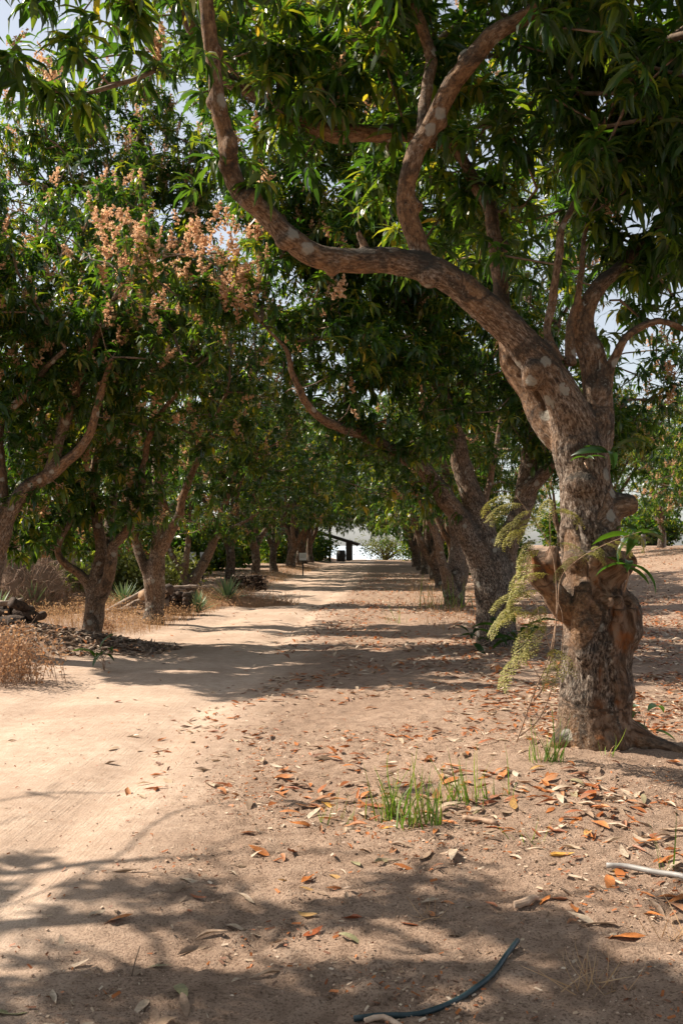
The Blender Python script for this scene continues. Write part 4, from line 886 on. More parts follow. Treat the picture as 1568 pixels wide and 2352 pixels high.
# the leaves that show largest are things of their own
n1 = len(x1); sc1 = 0.38 + 0.62 * lrs.random(n1) ** 1.4; shown = sc1 ** 0.6 / y1
inview = (x1 / y1 < 0.30) & (x1 / y1 > -0.40)
ordr = np.argsort(-np.where(inview, shown, 0))[:290]
PALETTE = [('rust orange', (0.52, 0.18, 0.045), 0.34), ('pale tan', (0.55, 0.43, 0.31), 0.30), ('dull brown', (0.27, 0.18, 0.12), 0.16), ('deep russet', (0.33, 0.085, 0.025), 0.14), ('ochre yellow', (0.62, 0.33, 0.06), 0.03), ('faded olive', (0.25, 0.24, 0.12), 0.03)]
def leaf_one_mat(nm, c):
    m, nt, out = new_mat('dry_leaf_' + nm.replace(' ', '_')); h = N(nt)
    tc = h.n('ShaderNodeTexCoord'); n1_ = h.noise(tc.outputs['Object'], 45, 5, 0.6); n2_ = h.noise(tc.outputs['Object'], 8, 3)
    oi = h.n('ShaderNodeObjectInfo')
    col = h.ramp(n1_, [(0.3, tuple(k * 0.55 for k in c)), (0.55, c), (0.8, tuple(min(0.9, k * 1.3 + 0.03) for k in c))])
    col = h.mix(h.math('MULTIPLY', oi.outputs['Random'], 0.45), col, (0.40, 0.29, 0.20))
    b = h.n('ShaderNodeBsdfPrincipled', Base_Color=col, Roughness=0.55); b.inputs['Specular IOR Level'].default_value = 0.35
    nt.links.new(h.bump(h.noise(h.mapping(tc.outputs['Object'], (20, 120, 20)), 1.0, 3), 0.4, 0.003), b.inputs['Normal'])
    t = h.n('ShaderNodeBsdfTranslucent'); nt.links.new(col, t.inputs[0])
    mx = h.n('ShaderNodeMixShader'); mx.inputs[0].default_value = 0.12; nt.links.new(b.outputs[0], mx.inputs[1]); nt.links.new(t.outputs[0], mx.inputs[2]); nt.links.new(mx.outputs[0], out.inputs[0])
    return m
FM = []
for nm, c, w in PALETTE:
    mt = leaf_one_mat(nm, c); FM.append([make_mesh('fallen_leaf', V, F, mt, {'tint': T}) for V, F, T in FALL])
LM = [(*GG(u, v)[:2], n_) for u, v, n_ in ((930, 1890, 'the tallest grass tufts'), (1060, 1838, 'the second grass tuft'), (1250, 1755, 'the tuft beside the stem'), (1168, 1825, 'the thin pale tuft'), (1370, 1715, 'the big stem'), (1000, 2325, 'the dark hose'), (1185, 2178, 'the hose end'), (1440, 2005, 'the grey pipe'), (1362, 2262, 'the dead straw tuft'), (1208, 2074, 'the splintered wood chunk'), (985, 2100, 'the flattened dry tuft'), (302, 2238, 'the upright dark twig'), (748, 1890, 'the thin trackside blades'), (1100, 1890, 'the short brown stick'), (1215, 1935, 'the tiny green weed'), (1555, 2160, 'the half dry tuft'), (60, 2330, 'the lower left corner'), (30, 1800, 'the sunlit left edge'), (620, 2200, 'the foreground shade'), (420, 1900, 'the sunlit track bend'), (1500, 1740, 'the broad leaved seedling'), (840, 2345, 'the pale peeled stick'))]
for i in ordr:
    k = int(lrs.choice(len(PALETTE), p=[p[2] for p in PALETTE])); x, y = x1[i], y1[i]
    if y < 5.2 and k == 0 and lrs.random() < 0.5: k = 2
    where = 'on the smooth sand of the track' if x < -1.2 else ('on the shaded sand in the foreground' if y < 4.9 and x < 0.75 else ('on the sunlit bank by the big stem' if x > 0.5 else 'on the littered edge of the track'))
    lx, ly, ln = LM[int(np.argmin([(x - a) ** 2 + 0.6 * (y - b_) ** 2 for a, b_, _ in LM]))]
    dx, dy = x - lx, y - ly
    side = ('right of' if dx > 0 else 'left of') if abs(dx) > abs(dy) else ('behind' if dy > 0 else 'in front of')
    near = 'close ' if math.hypot(dx, dy) < 0.45 else ''
    yw = lrs.uniform(0, 6.28); vi = int(lrs.integers(14)); big = ('large' if sc1[i] > 0.68 else 'smaller') + ' ' + FSH[vi]; big2 = ' lying crosswise' if abs(math.cos(yw)) > 0.7 else ' lying lengthwise'
    where = f'{near}{side} {ln}'
    o = obj('fallen_leaf', FM[k][vi], None, (x, y, float(zat(x, y))), (lrs.normal(0, 0.16), lrs.normal(0, 0.16), yw), float(sc1[i]))
    tag(o, f'{big} {PALETTE[k][0]} leaf{big2} {where}', 'leaf', f'{PALETTE[k][0]} leaves {where}')
same = {}
for o in bpy.data.objects:
    if o.name.startswith('fallen_leaf'): same.setdefault(o['label'], []).append(o)
ORD = ['nearest', 'second nearest', 'third nearest', 'fourth nearest', 'fifth nearest', 'sixth nearest', 'seventh nearest']
for lab, os_ in same.items():
    if len(os_) > 1:
        for q, o in enumerate(sorted(os_, key=lambda o: o.location.y)): o['label'] = lab.replace(' lying', '') + ', ' + (ORD[q] if q < len(ORD) else 'farthest')
rest = np.setdiff1d(np.arange(n1), ordr)
def lay(tmpl, x, y, rs, scale, name, label, mat, tilt=0.2, cat='leaf litter'):
    V, F, T = scatter(tmpl, np.stack([x, y, zat(x, y)], -1), rs, scale, tilt, 0.0)
    o = obj(name, make_mesh(name, V, F, mat, {'tint': T})); tag(o, label, cat, kind='stuff'); return o
lay(FALL, x1[rest], y1[rest], lrs, (0.22, 0.85), 'leaf_litter', 'curled dry mango leaves scattered over the foreground sand', M['litter'])
lay(FALL_FAR, np.concatenate([x2, x3]), np.concatenate([y2, y3]), lrs, (0.45, 1.0), 'leaf_litter', 'dry leaves strewn along the verges under the trees', M['litter'])
hn = 1500; ha = lrs.uniform(0, 6.28, hn); hr = np.sqrt(lrs.random(hn)); hx_ = HEAP[0] + np.cos(ha) * hr * 1.6; hy_ = HEAP[1] + np.sin(ha) * hr * 0.95
M['heapleaf'] = leaf_mat('grey_leaf', [(0, (0.10, 0.07, 0.055)), (0.5, (0.24, 0.175, 0.13)), (0.85, (0.42, 0.32, 0.24)), (1, (0.36, 0.17, 0.07))], (1, 1, 1), 0.1, 0.7, 0.3)
lay(FALL, hx_, hy_, lrs, (0.6, 1.2), 'leaf_litter', 'grey brown leaves covering the low heap on the left verge', M['heapleaf'], 0.5)
def crumb(rs):
    L, W = rs.uniform(0.01, 0.03), rs.uniform(0.0025, 0.007)
    V = np.array([[-L, -W, 0], [L, -W * 0.6, 0.003], [L * 0.9, W, 0.008], [-L * 0.8, W, 0.004]]) * 0.6; return V, np.array([[0, 1, 2, 3]]), np.full(4, 0.5)
xc, yc = scatter_area(-3.6, 2.6, 2.9, 9.0, 700, lambda x, y: 40 + 650 * (1 - path_mask(x, y)) * sstep(0.42, 0.66, fbm(x * 2.1, y * 2.1, 4.4, 3)), lrs)
lay([crumb(trs) for _ in range(8)], xc, yc, lrs, (0.6, 1.6), 'leaf_crumbs', 'broken leaf crumbs and twig chips on the foreground sand', M['litter'], 0.3)
def pebble(rs):
    t = np.array([[1, 0, 0], [0, 1, 0], [-1, 0, 0], [0, -1, 0], [0, 0, 0.8], [0, 0, -0.5]]) * rs.uniform(0.6, 1.2, (6, 3)) * 0.006
    return t, np.array([[0, 1, 4], [1, 2, 4], [2, 3, 4], [3, 0, 4], [1, 0, 5], [2, 1, 5], [3, 2, 5], [0, 3, 5]]), np.full(6, 0.5)
M['soil'] = leaf_mat('soil_clod', [(0, (0.22, 0.145, 0.10)), (0.5, (0.38, 0.265, 0.19)), (1, (0.52, 0.39, 0.29))], (1, 1, 1), 0.0, 0.95, 0.1)
xp, yp = scatter_area(-3.0, 2.6, 2.9, 7.5, 700, lambda x, y: 20 + 420 * (1 - path_mask(x, y)) * sstep(0.40, 0.62, fbm(x * 1.7, y * 1.7, 14.4, 3)), lrs)
lay([pebble(trs) for _ in range(6)], xp, yp, lrs, (0.4, 1.5), 'soil_clods', 'small clods and grit on the loose soil beside the track', M['soil'], 0.6, 'soil')

# ------------------------------------------------------------------ grass, weeds
def blade_mesh(L, W, bend, mat, tint, nseg=5, name='blade'):
    ts = np.linspace(0, 1, nseg + 1); V = []; c = np.zeros(3)
    for i, t in enumerate(ts):
        e = R(88) - bend * t * t; d = np.array([math.cos(e), 0, math.sin(e)]); hw = W / 2 * (1 - t ** 1.6) + 0.0004
        V += [c + [0, -hw, 0], c + [-0.25 * hw * math.sin(e), 0, 0.0], c + [0, hw, 0]]
        c = c + d * L / nseg
    F = np.array([[i * 3 + j, i * 3 + j + 1, i * 3 + j + 4, i * 3 + j + 3] for i in range(nseg) for j in range(2)])
    return make_mesh(name, np.array(V), F, mat, {'tint': np.clip(np.full(len(V), tint) + np.repeat(ts, 3) * 0.25, 0, 1)})
GB = [blade_mesh(0.30 * trs.uniform(0.5, 1.2), 0.009, trs.uniform(0.15, 1.6), M['grass'], trs.uniform(0.05, 0.75)) for _ in range(10)] + [blade_mesh(0.24 * trs.uniform(0.5, 1.1), 0.007, trs.uniform(0.8, 2.2), M['drygrass'], trs.uniform(0.3, 0.9)) for _ in range(3)]
DB = [blade_mesh(0.22 * trs.uniform(0.7, 1.2), 0.005, trs.uniform(0.6, 2.0), M['drygrass'], trs.uniform(0.3, 1.0)) for _ in range(6)]
def tuft(u, v, n, spread, size, label, meshes=GB, name='grass_tuft', group='grass tufts', lean=0.22):
    b = GG(u, v); b[2] = gz(b[0], b[1]) - 0.01
    t = thing(name, label, 'grass', b, group); rs = np.random.default_rng(int(u * 7 + v))
    for k in range(n):
        p = rs.normal(size=2) * spread * np.array([1, 0.6]); z = gz(b[0] + p[0], b[1] + p[1]) - b[2] - 0.01
        obj('blade', meshes[int(rs.integers(len(meshes)))], t, (p[0], p[1], z), (rs.normal(0, lean), rs.normal(0, lean), rs.uniform(0, 6.28)), size * rs.uniform(0.65, 1.2))
    return t
tuft(895, 1872, 54, 0.06, 1.05, 'tallest fresh green grass tuft on the sunlit bank')
tuft(955, 1895, 46, 0.055, 1.0, 'green grass tuft with an orange leaf at its foot')
tuft(1060, 1838, 54, 0.07, 0.9, 'green grass tuft between the tallest tuft and the big stem')
tuft(1000, 1898, 12, 0.02, 0.9, 'narrow grass tuft right of the tallest tufts')
tuft(1250, 1752, 40, 0.06, 1.0, 'green grass tuft at the left foot of the big stem')
tuft(1168, 1825, 9, 0.05, 0.75, 'thin pale grass tuft below the big stem')
tuft(1385, 1738, 6, 0.03, 0.7, 'few thin blades in front of the big stem', lean=0.35)
tuft(790, 1885, 7, 0.06, 0.6, 'sparse blades left of the tallest grass tuft')
tuft(748, 1890, 5, 0.03, 0.6, 'three or four thin blades at the edge of the track')
tuft(1525, 1995, 5, 0.02, 0.8, 'single stalks above the pale pipe')
tuft(1362, 2262, 34, 0.05, 0.75, 'dead straw coloured grass tuft beside the dark hose', DB, 'dry_grass_tuft', 'dry tufts', 0.7)
tuft(1555, 2160, 22, 0.05, 0.9, 'half dry grass tuft at the right edge below the pipe', DB, 'dry_grass_tuft', 'dry tufts', 0.6)
tuft(985, 2100, 16, 0.04, 0.5, 'flattened dry tuft in the foreground shade', DB, 'dry_grass_tuft', 'dry tufts', 0.9)
tuft(1215, 1935, 14, 0.04, 0.4, 'tiny green weed among fallen leaves on the bank', GB, 'weed_tuft', lean=0.7)
tuft(905, 1432, 18, 0.14, 1.2, 'dark grass tuft on the shaded verge in front of the right row')
tuft(1020, 1398, 40, 0.3, 2.2, 'tall grass clump at the foot of the third right tree')

def strip_template(rs, L, W, bend, lean):
    az = rs.uniform(0, 6.28); out = []; c = np.zeros(3); V = []
    for i in range(3):
        t = i / 2; e = R(90) - lean - bend * t; d = np.array([math.cos(az) * math.cos(e), math.sin(az) * math.cos(e), math.sin(e)]); s = np.array([-math.sin(az), math.cos(az), 0]) * W / 2 * (1 - 0.8 * t)
        V += [c - s, c + s]; c = c + d * L / 2
    return np.array(V), np.array([[0, 1, 3, 2], [2, 3, 5, 4]]), np.full(6, 0.5)
def seedhead_template(rs, L):
    mb = MB(); v, f, t = strip_template(rs, L, 0.006, rs.uniform(0.1, 0.7), rs.uniform(0, 0.4)); mb.add(v, f, 0.3)
    for k in range(7):
        p = v[-1] * rs.uniform(0.45, 1.05) + rs.normal(size=3) * 0.03; q, _ = np.linalg.qr(rs.normal(size=(3, 3))); s = rs.uniform(0.012, 0.024)
        mb.add(np.array([[-1, -1, 0], [1, -1, 0], [1, 1, 0], [-1, 1, 0]]) * s / 2 @ q.T + p, np.array([[0, 1, 2, 3]]), rs.random())
    return np.concatenate(mb.V), np.concatenate(mb.F), np.concatenate(mb.T)
DRY = [strip_template(trs, 0.26 * trs.uniform(0.6, 1.2), 0.008, trs.uniform(0.1, 1.0), trs.uniform(0, 0.5)) for _ in range(10)]
SEED = [seedhead_template(trs, trs.uniform(0.2, 0.34)) for _ in range(8)]
gr = np.random.default_rng(9)
def dry_field(poly, n, name, label, tm, mat, scale=(0.7, 1.3), cat='dry grass'):
    q = np.array(poly); x = gr.uniform(q[:, 0].min(), q[:, 0].max(), n * 3); y = gr.uniform(q[:, 1].min(), q[:, 1].max(), n * 3)
    k = poly_in(poly, x, y) & (fbm(x * 1.6, y * 1.6, 3, 3) > 0.43 - 0.25 * gr.random(len(x))); x, y = x[k][:n], y[k][:n]
    V, F, T = scatter(tm, np.stack([x, y, ground_h(x, y)], -1), gr, scale, 0.2, 0.5)
    o = obj(name, make_mesh(name, V, F, mat, {'tint': T}, False)); tag(o, label, cat, kind='stuff')
dry_field([gp(20, 1470), gp(330, 1460), gp(480, 1412), gp(560, 1380), gp(470, 1372), gp(330, 1385), gp(40, 1400)], 6500, 'dry_grass', 'orange dry grass around the tree on the left verge', DRY + DRY + SEED, M['drygrass'], (0.55, 1.15))
dry_field([(-5.2, 24), (-4.1, 24), (-4.0, 60), (-6.0, 60)], 4500, 'dry_grass', 'dry grass strip along the far left verge', DRY, M['drygrass'], (0.6, 1.0))
dry_field([(0.6, 17), (2.6, 16.5), (2.6, 40), (0.6, 40)], 1800, 'dry_grass', 'thin dry grass at the feet of the right row', DRY, M['drygrass'], (0.5, 1.1))
def weed_bush(u, v, h, w, n, label):
    b = G(u, v, 0.05); b[2] = gz(b[0], b[1]); t = thing('dry_weed_bush', label, 'bush', b); rs = np.random.default_rng(int(u + v))
    st = MB(); pos = []
    for k in range(n):
        a = rs.uniform(0, 6.28); e = rs.uniform(0.15, 0.75); L = h * rs.uniform(0.6, 1.15); p0 = rs.normal(size=3) * np.array([w * 0.3, w * 0.3, 0])
        d = np.array([math.cos(a) * math.sin(e), math.sin(a) * math.sin(e), math.cos(e)]); pts = np.array([p0, p0 + d * L * 0.5 + [0, 0, 0.03], p0 + d * L])
        st.add(*tube(pts, [0.005, 0.003, 0.0015], 4, False), t=0.4); m = rs.integers(12, 22)
        tt = rs.uniform(0.15, 1.05, m)[:, None]; pos.append(p0 + d * L * tt + rs.normal(size=(m, 3)) * 0.045)
    obj('stems', st.mesh('stems', M['stem']), t)['kind'] = 'stuff'
    lf = []
    for k in range(6):
        q, _ = np.linalg.qr(trs.normal(size=(3, 3))); s = trs.uniform(0.02, 0.04); lf.append((np.array([[-1, -.6, 0], [1, -.5, 0], [.9, .6, 0.3], [-.8, .6, 0.2]]) * s / 2 @ q.T, np.array([[0, 1, 2, 3]]), np.full(4, trs.random())))
    V, F, T = scatter(lf, np.concatenate(pos), rs, (0.7, 1.4), 1.0, 0.3)
    obj('dry_foliage', make_mesh('dry_foliage', V, F, M['weed'], {'tint': T}, False), t)['kind'] = 'stuff'
weed_bush(22, 1560, 0.62, 0.8, 110, 'rust coloured dry weed bush at the left edge of the track')
weed_bush(-60, 1540, 0.65, 0.7, 60, 'dry weed bush cut by the left frame edge')
weed_bush(232, 1462, 0.42, 0.35, 22, 'small dry weed at the foot of the looped limb tree')

# ------------------------------------------------------------------ things on the ground
def ground_tube(name, pix, rad, mat, label, cat, segs=12, lift=0.0, zs=None):
    p = np.array([GG(u, v) for u, v in pix]); p2, _ = resample(p, np.full(len(p), rad), 0.04)
    p2[:, 2] = ground_h(p2[:, 0], p2[:, 1]); k = np.ones(9) / 9; p2[:, 2] = np.convolve(np.pad(p2[:, 2], 4, 'edge'), k, 'valid') + rad * 0.9 + lift
    if zs is not None: p2[:, 2] += np.interp(np.linspace(0, 1, len(p2)), *zs)
    b = p2.mean(0); V, F = tube(p2, np.full(len(p2), rad), segs)
    o = obj(name, make_mesh(name, V - b, F, mat), None, b); return tag(o, label, cat)
M['hose'] = plain_mat('dark_hose', (0.012, 0.03, 0.037), (0.03, 0.06, 0.07), 60, 0.42, 0.15, 0.002, spec=0.5)
M['pipe'] = plain_mat('grey_pipe', (0.22, 0.205, 0.19), (0.36, 0.335, 0.31), 12, 0.5, 0.2, 0.002, spec=0.4)
M['stick'] = plain_mat('peeled_stick', (0.36, 0.24, 0.16), (0.62, 0.46, 0.34), 25, 0.7, 0.4, 0.004)
ground_tube('hose', [(812, 2346), (880, 2342), (960, 2331), (1030, 2312), (1085, 2282), (1130, 2240), (1160, 2205), (1188, 2175)], 0.0095, M['hose'], 'dark blue green rubber hose curving out of the bottom shade', 'hose', zs=([0, 0.75, 1], [0, 0, 0.012]))
ground_tube('pipe', [(1392, 2001), (1440, 2005), (1500, 2014), (1560, 2024), (1640, 2050), (1760, 2090)], 0.0125, M['pipe'], 'pale grey plastic pipe entering from the right edge', 'pipe', lift=0.012)
ground_tube('stick', [(838, 2352), (880, 2349), (930, 2362)], 0.009, M['stick'], 'pale peeled stick beside the end of the dark hose', 'stick')
ground_tube('stick', [(1062, 1884), (1095, 1889), (1140, 1896)], 0.014, M['stem'], 'short brown stick lying below the green tufts', 'stick')
ground_tube('stick', [(1182, 1690), (1300, 1712), (1330, 1722)], 0.006, M['stem'], 'thin dry stick in the litter at the foot of the big stem', 'stick')
ground_tube('stick', [(1440, 1955), (1520, 1932), (1580, 1915)], 0.006, M['stick'], 'thin pale stick among the red leaves at the right', 'stick')
def upright_twig(u, v, pts, r, label):
    b = GG(u, v); b[2] = gz(b[0], b[1]) - 0.01; p = np.array(pts, float); p2, r2 = resample(p, np.linspace(r, r * 0.4, len(p)), 0.02, 0.01, int(u))
    tag(obj('twig', make_mesh('twig', *tube(p2, r2, 6), M['twig']), None, b), label, 'twig')
upright_twig(302, 2238, [(0, 0, 0), (0.012, 0, 0.05), (0.03, 0.01, 0.11)], 0.0035, 'thin dark twig poking out of the sand on the left')
# chunk of wood on the bank
def chunk(u, v, L, r, yaw, mat, label, name='wood_chunk', pitch=0.05):
    b = GG(u, v); b[2] = gz(b[0], b[1]) + r * 0.45
    s = np.linspace(-L / 2, L / 2, 7); p = np.stack([s, 0.02 * np.sin(s * 30), 0 * s], -1); V, F = tube(p, r * np.array([0.75, 1, 0.95, 1.05, 0.9, 0.8, 0.55]), 9)
    V = V + Vector((0, 0, 0))[:] + (np.stack([fbm(V[:, 0] * 30, V[:, 1] * 30, V[:, 2] * 30, 2)] * 3, -1) - 0.5) * r * 0.6
    return tag(obj(name, make_mesh(name, V, F, mat, None, False), None, b, (0.2, pitch, yaw)), label, 'wood')
chunk(1208, 2074, 0.13, 0.017, 0.35, M['stick'], 'splintered chunk of wood at the edge of the foreground shade')

# ------------------------------------------------------------------ feathery creeper beside the big stem
def frond_mesh(rs, L=0.26, name='frond'):
    mb = MB(); n = 15; droop = rs.uniform(1.0, 1.9); c = np.zeros(3); pts = []
    for i in range(n + 1):
        t = i / n; e = R(rs.uniform(15, 25)) - droop * t; pts.append(c.copy()); c = c + np.array([math.cos(e), 0, math.sin(e)]) * L / n
    pts = np.array(pts); mb.add(*tube(pts, np.linspace(0.0018, 0.0007, n + 1), 4, False), t=0.6)
    for i in range(2, n + 1):
        t = i / n; w = 0.075 * math.sin(math.pi * min(1, 0.25 + 0.75 * (1 - t))) ** 0.8 * L / 0.26
        tg = norm(pts[i] - pts[i - 1])
        for sd in (-1, 1):
            d = norm(np.array([0.45 * tg[0], sd * 0.8, 0.45 * tg[2] - 0.45])); m = 6
            for k in range(m):
                p = pts[i] + d * w * (k + 0.6) / m + [0, 0, -0.010 * (k / m) ** 2]
                for s2 in (-1, 1):
                    ld = norm(np.cross(d, [0, 0, 1])) * s2 * 0.7 + d * 0.4 + rs.normal(size=3) * 0.25; ld = norm(ld); ll = 0.016 * rs.uniform(0.7, 1.2); sd2 = norm(np.cross(ld, [0.1, 0.2, 1])) * 0.005
                    mb.add(np.array([p, p + ld * ll * 0.5 + sd2, p + ld * ll, p + ld * ll * 0.5 - sd2]), np.array([[0, 1, 2, 3]]), rs.uniform(0.1, 0.9))
    return mb.mesh(name, M['frond'], False)
FR = [frond_mesh(trs) for _ in range(4)]
def creeper():
    b = G(1192, 1700, 0.05); b[2] = gz(b[0], b[1]); t = thing('feathery_creeper', 'thorny creeper with feathery khaki fronds climbing the left of the big stem', 'creeper', b)
    d = HD - 0.42; rs = np.random.default_rng(8)
    stems = [[(1185, 1705, d), (1205, 1650, d), (1225, 1590, d), (1262, 1500, d + .02), (1280, 1400, d + .04), (1286, 1330, d + .05), (1320, 1290, d + .02), (1380, 1255, d), (1440, 1230, d), (1500, 1215, d)],
             [(1225, 1610, d), (1250, 1570, d), (1272, 1470, d), (1276, 1360, d), (1262, 1260, d), (1215, 1180, d - .05), (1185, 1140, d - .08)],
             [(1195, 1690, d), (1245, 1640, d - .05), (1285, 1520, d - .05), (1290, 1420, d - .02), (1278, 1380, d)],
             [(1265, 1500, d), (1240, 1420, d - .1), (1225, 1370, d - .12), (1200, 1340, d - .14)],
             [(1262, 1260, d), (1262, 1180, d), (1262, 1140, d)], [(1270, 1450, d), (1215, 1480, d - .1), (1180, 1500, d - .15)], [(1240, 1560, d), (1222, 1530, d), (1208, 1505, d)]]
    for i, s_ in enumerate(stems):
        p = np.array([P(*q) for q in s_]); p2, r2 = resample(p, np.linspace(0.0055 if i < 3 else 0.003, 0.0018, len(p)), 0.03, 0.02, i)
        obj('stem', make_mesh('stem', *tube(p2 - b, r2, 6), M['stem']), t)
    spots = [(1200, 1160, 180), (1225, 1175, 200), (1185, 1145, 170), (1240, 1195, 190), (1215, 1200, 200), (1250, 1210, 150), (1230, 1240, 210), (1205, 1225, 185), (1262, 1150, 250), (1265, 1180, 300), (1245, 1265, 220), (1275, 1250, 320), (1240, 1300, 200), (1260, 1320, 190), (1215, 1345, 185), (1240, 1360, 210), (1225, 1375, 190), (1245, 1395, 240), (1205, 1400, 195), (1185, 1405, 180), (1235, 1420, 200), (1215, 1440, 250), (1255, 1440, 260), (1260, 1500, 250), (1275, 1520, 280),
             (1340, 1275, 20), (1360, 1262, 40), (1385, 1250, 350), (1405, 1243, 10), (1425, 1236, 330), (1450, 1228, 0), (1440, 1232, 300), (1330, 1280, 200), (1300, 1300, 190), (1230, 1500, 200)]
    for u, v, az in spots:
        obj('frond', FR[int(rs.integers(4))], t, P(u, v, d + rs.uniform(-0.1, 0.06)) - b, (rs.normal(0, 0.25), rs.normal(0, 0.2), R(az + rs.uniform(-35, 35))), rs.uniform(0.75, 1.15) * (0.62 if u > 1290 else 1.15))
creeper()
# big single leaves
def big_leaf(rs, L=0.26, W=0.065, el=0.2, bend=1.2, name='leaf', mat='leaf'):
    ts = np.linspace(0, 1, 8); V = []; c = np.zeros(3); fold = rs.uniform(0.3, 0.6)
    for t in ts:
        e = el - bend * t; d = np.array([math.cos(e), 0, math.sin(e)]); up = np.array([-math.sin(e), 0, math.cos(e)]); hw = W / 2 * np.interp(t, [0, .08, .35, .7, 1], [.06, .4, 1, .75, .02])
        V += [c + [0, -hw, 0] + up * hw * fold, c, c + np.array([0, hw, 0]) + up * hw * fold]; c = c + d * L / 7
    F = np.array([[i * 3 + j, i * 3 + j + 1, i * 3 + j + 4, i * 3 + j + 3] for i in range(7) for j in range(2)])
    return make_mesh(name, np.array(V), F, M[mat], {'tint': np.full(len(V), rs.uniform(0.05, 0.6))})
BL = [big_leaf(trs, el=trs.uniform(-0.4, 0.6), bend=trs.uniform(0.6, 1.6)) for _ in range(6)]
hero_root = [o for o in bpy.data.objects if o.get('label', '').startswith('big leaning')][0]
brs = np.random.default_rng(4)
for u, v, n, dd in ((1462, 1232, 9, -.35), (1440, 1300, 6, -.3), (1342, 1058, 3, -.35), (1400, 1040, 5, -.3)):
    c = P(u, v, HD + dd)
    p = np.array([P(1432 if u > 1400 else u, v + (60 if u > 1400 else 5), HD - .22), (c + P(1432 if u > 1400 else u, v + 50, HD - .22)) / 2 + [0.02, 0, 0.02], c])
    obj('sprout_stem', make_mesh('sprout_stem', *tube(p - hb, [0.006, 0.005, 0.004], 6), M['stem']), hero_root)
    for k in range(n):
        obj('sprout_leaf', BL[int(brs.integers(6))], hero_root, c - hb + brs.normal(size=3) * 0.012, (brs.normal(0, .3), brs.normal(0.1, .25), k * 2.4 + brs.uniform(-.4, .4)), brs.uniform(0.75, 1.15) * (0.6 if u == 1342 else 1))
def leafy_plant(u, v, n, size, label, name='leafy_plant', z=0.05, mat=None):
    b = G(u, v, z); b[2] = gz(b[0], b[1]); t = thing(name, label, 'plant', b)
    for k in range(n):
        h = brs.uniform(0.02, 0.25) * size; p = np.array([[0, 0, -0.02], [brs.normal(0, .02), brs.normal(0, .02), h * .6], [brs.normal(0, .08 * size), brs.normal(0, .06 * size), h + .03]])
        obj('stalk', make_mesh('stalk', *tube(p, [0.004, 0.0035, 0.003], 5), M['stem']), t)
        obj('leaf', BL[int(brs.integers(6))], t, p[-1], (brs.normal(0, .2), brs.normal(-0.25, .3), k * 2.4), size * brs.uniform(0.8, 1.3))
leafy_plant(1475, 1738, 5, 0.9, 'broad leaved seedling among the roots right of the big stem', 'seedling')
leafy_plant(1095, 1492, 11, 1.3, 'green suckers sprouting left of the second right tree')
leafy_plant(1190, 1488, 14, 1.4, 'green suckers sprouting right of the second right tree')
leafy_plant(240, 1500, 7, 1.0, 'small green plant on the leaf covered heap', z=0.2)

# ------------------------------------------------------------------ agaves
def agave_leaf(rs, L, name='leaf'):
    ts = np.linspace(0, 1, 6); V = []; c = np.zeros(3); bend = rs.uniform(-0.1, 0.35)
    for t in ts:
        e = -bend * t; d = np.array([math.cos(e), 0, math.sin(e)]); hw = L * 0.045 * np.interp(t, [0, .4, .7, 1], [.9, 1, .7, .05])
        V += [c + [0, -hw, hw * .35], c, c + np.array([0, hw, hw * .35])]; c = c + d * L / 5
    F = np.array([[i * 3 + j, i * 3 + j + 1, i * 3 + j + 4, i * 3 + j + 3] for i in range(5) for j in range(2)])
    return make_mesh(name, np.array(V), F, M['agave'], {'tint': np.clip(np.full(len(V), rs.uniform(0.1, 0.7)) + np.repeat(ts, 3) * .3, 0, 1)})
AG = [agave_leaf(trs, 0.6) for _ in range(6)]
def agave(u, v, n, s, label, z=0.1):
    b = G(u, v, z); b[2] = gz(b[0], b[1]); t = thing('agave', label, 'plant', b, 'agaves on the left verge')
    for k in range(n):
        el = R(8 + 76 * (k / n) ** 0.8); obj('leaf', AG[k % 6], t, (0, 0, 0.05 * s), (brs.uniform(-.3, .3), -el, k * 2.399), s * brs.uniform(0.85, 1.1))
agave(74, 1418, 46, 0.98, 'spiky green agave left of the looped limb tree')
agave(284, 1402, 44, 0.95, 'pale spiky agave between the first two left trees')
agave(455, 1402, 40, 0.85, 'agave at the verge beside the dark stacked logs')
agave(522, 1380, 50, 1.15, 'large blue green agave nearest the track')
agave(-6, 1432, 34, 0.9, 'agave cut by the left frame edge')

# ------------------------------------------------------------------ logs, heaps and boards on the left
def log_mesh(L, r, seed, mat, name='log'):
    rs = np.random.default_rng(seed); s = np.linspace(-L / 2, L / 2, 10); p = np.stack([s, 0.12 * r * np.sin(s * 5 + seed), 0.1 * r * np.cos(s * 4)], -1)
    V, F = tube(p, r * (1 + 0.15 * rs.normal(size=10)), 10); V = V + (np.stack([fbm(V[:, 0] * 9 + seed, V[:, 1] * 14, V[:, 2] * 14, 3)] * 3, -1) - 0.5) * r * 0.55 * np.array([0.2, 1, 1])
    return make_mesh(name, V, F, mat)
def log_pile(u, v, z, label, logs, name='log_pile', ls=1.0):
    b = G(u, v, z); b[2] = gz(b[0], b[1]); t = thing(name, label, 'log pile', b)
    for k, (x, y, zz, L, r, yaw, pitch, mt) in enumerate(logs): obj('log', log_mesh(L * ls, r * ls, k + int(u), M[mt]), t, (x * ls, y * ls, zz * ls), (0, pitch, yaw))
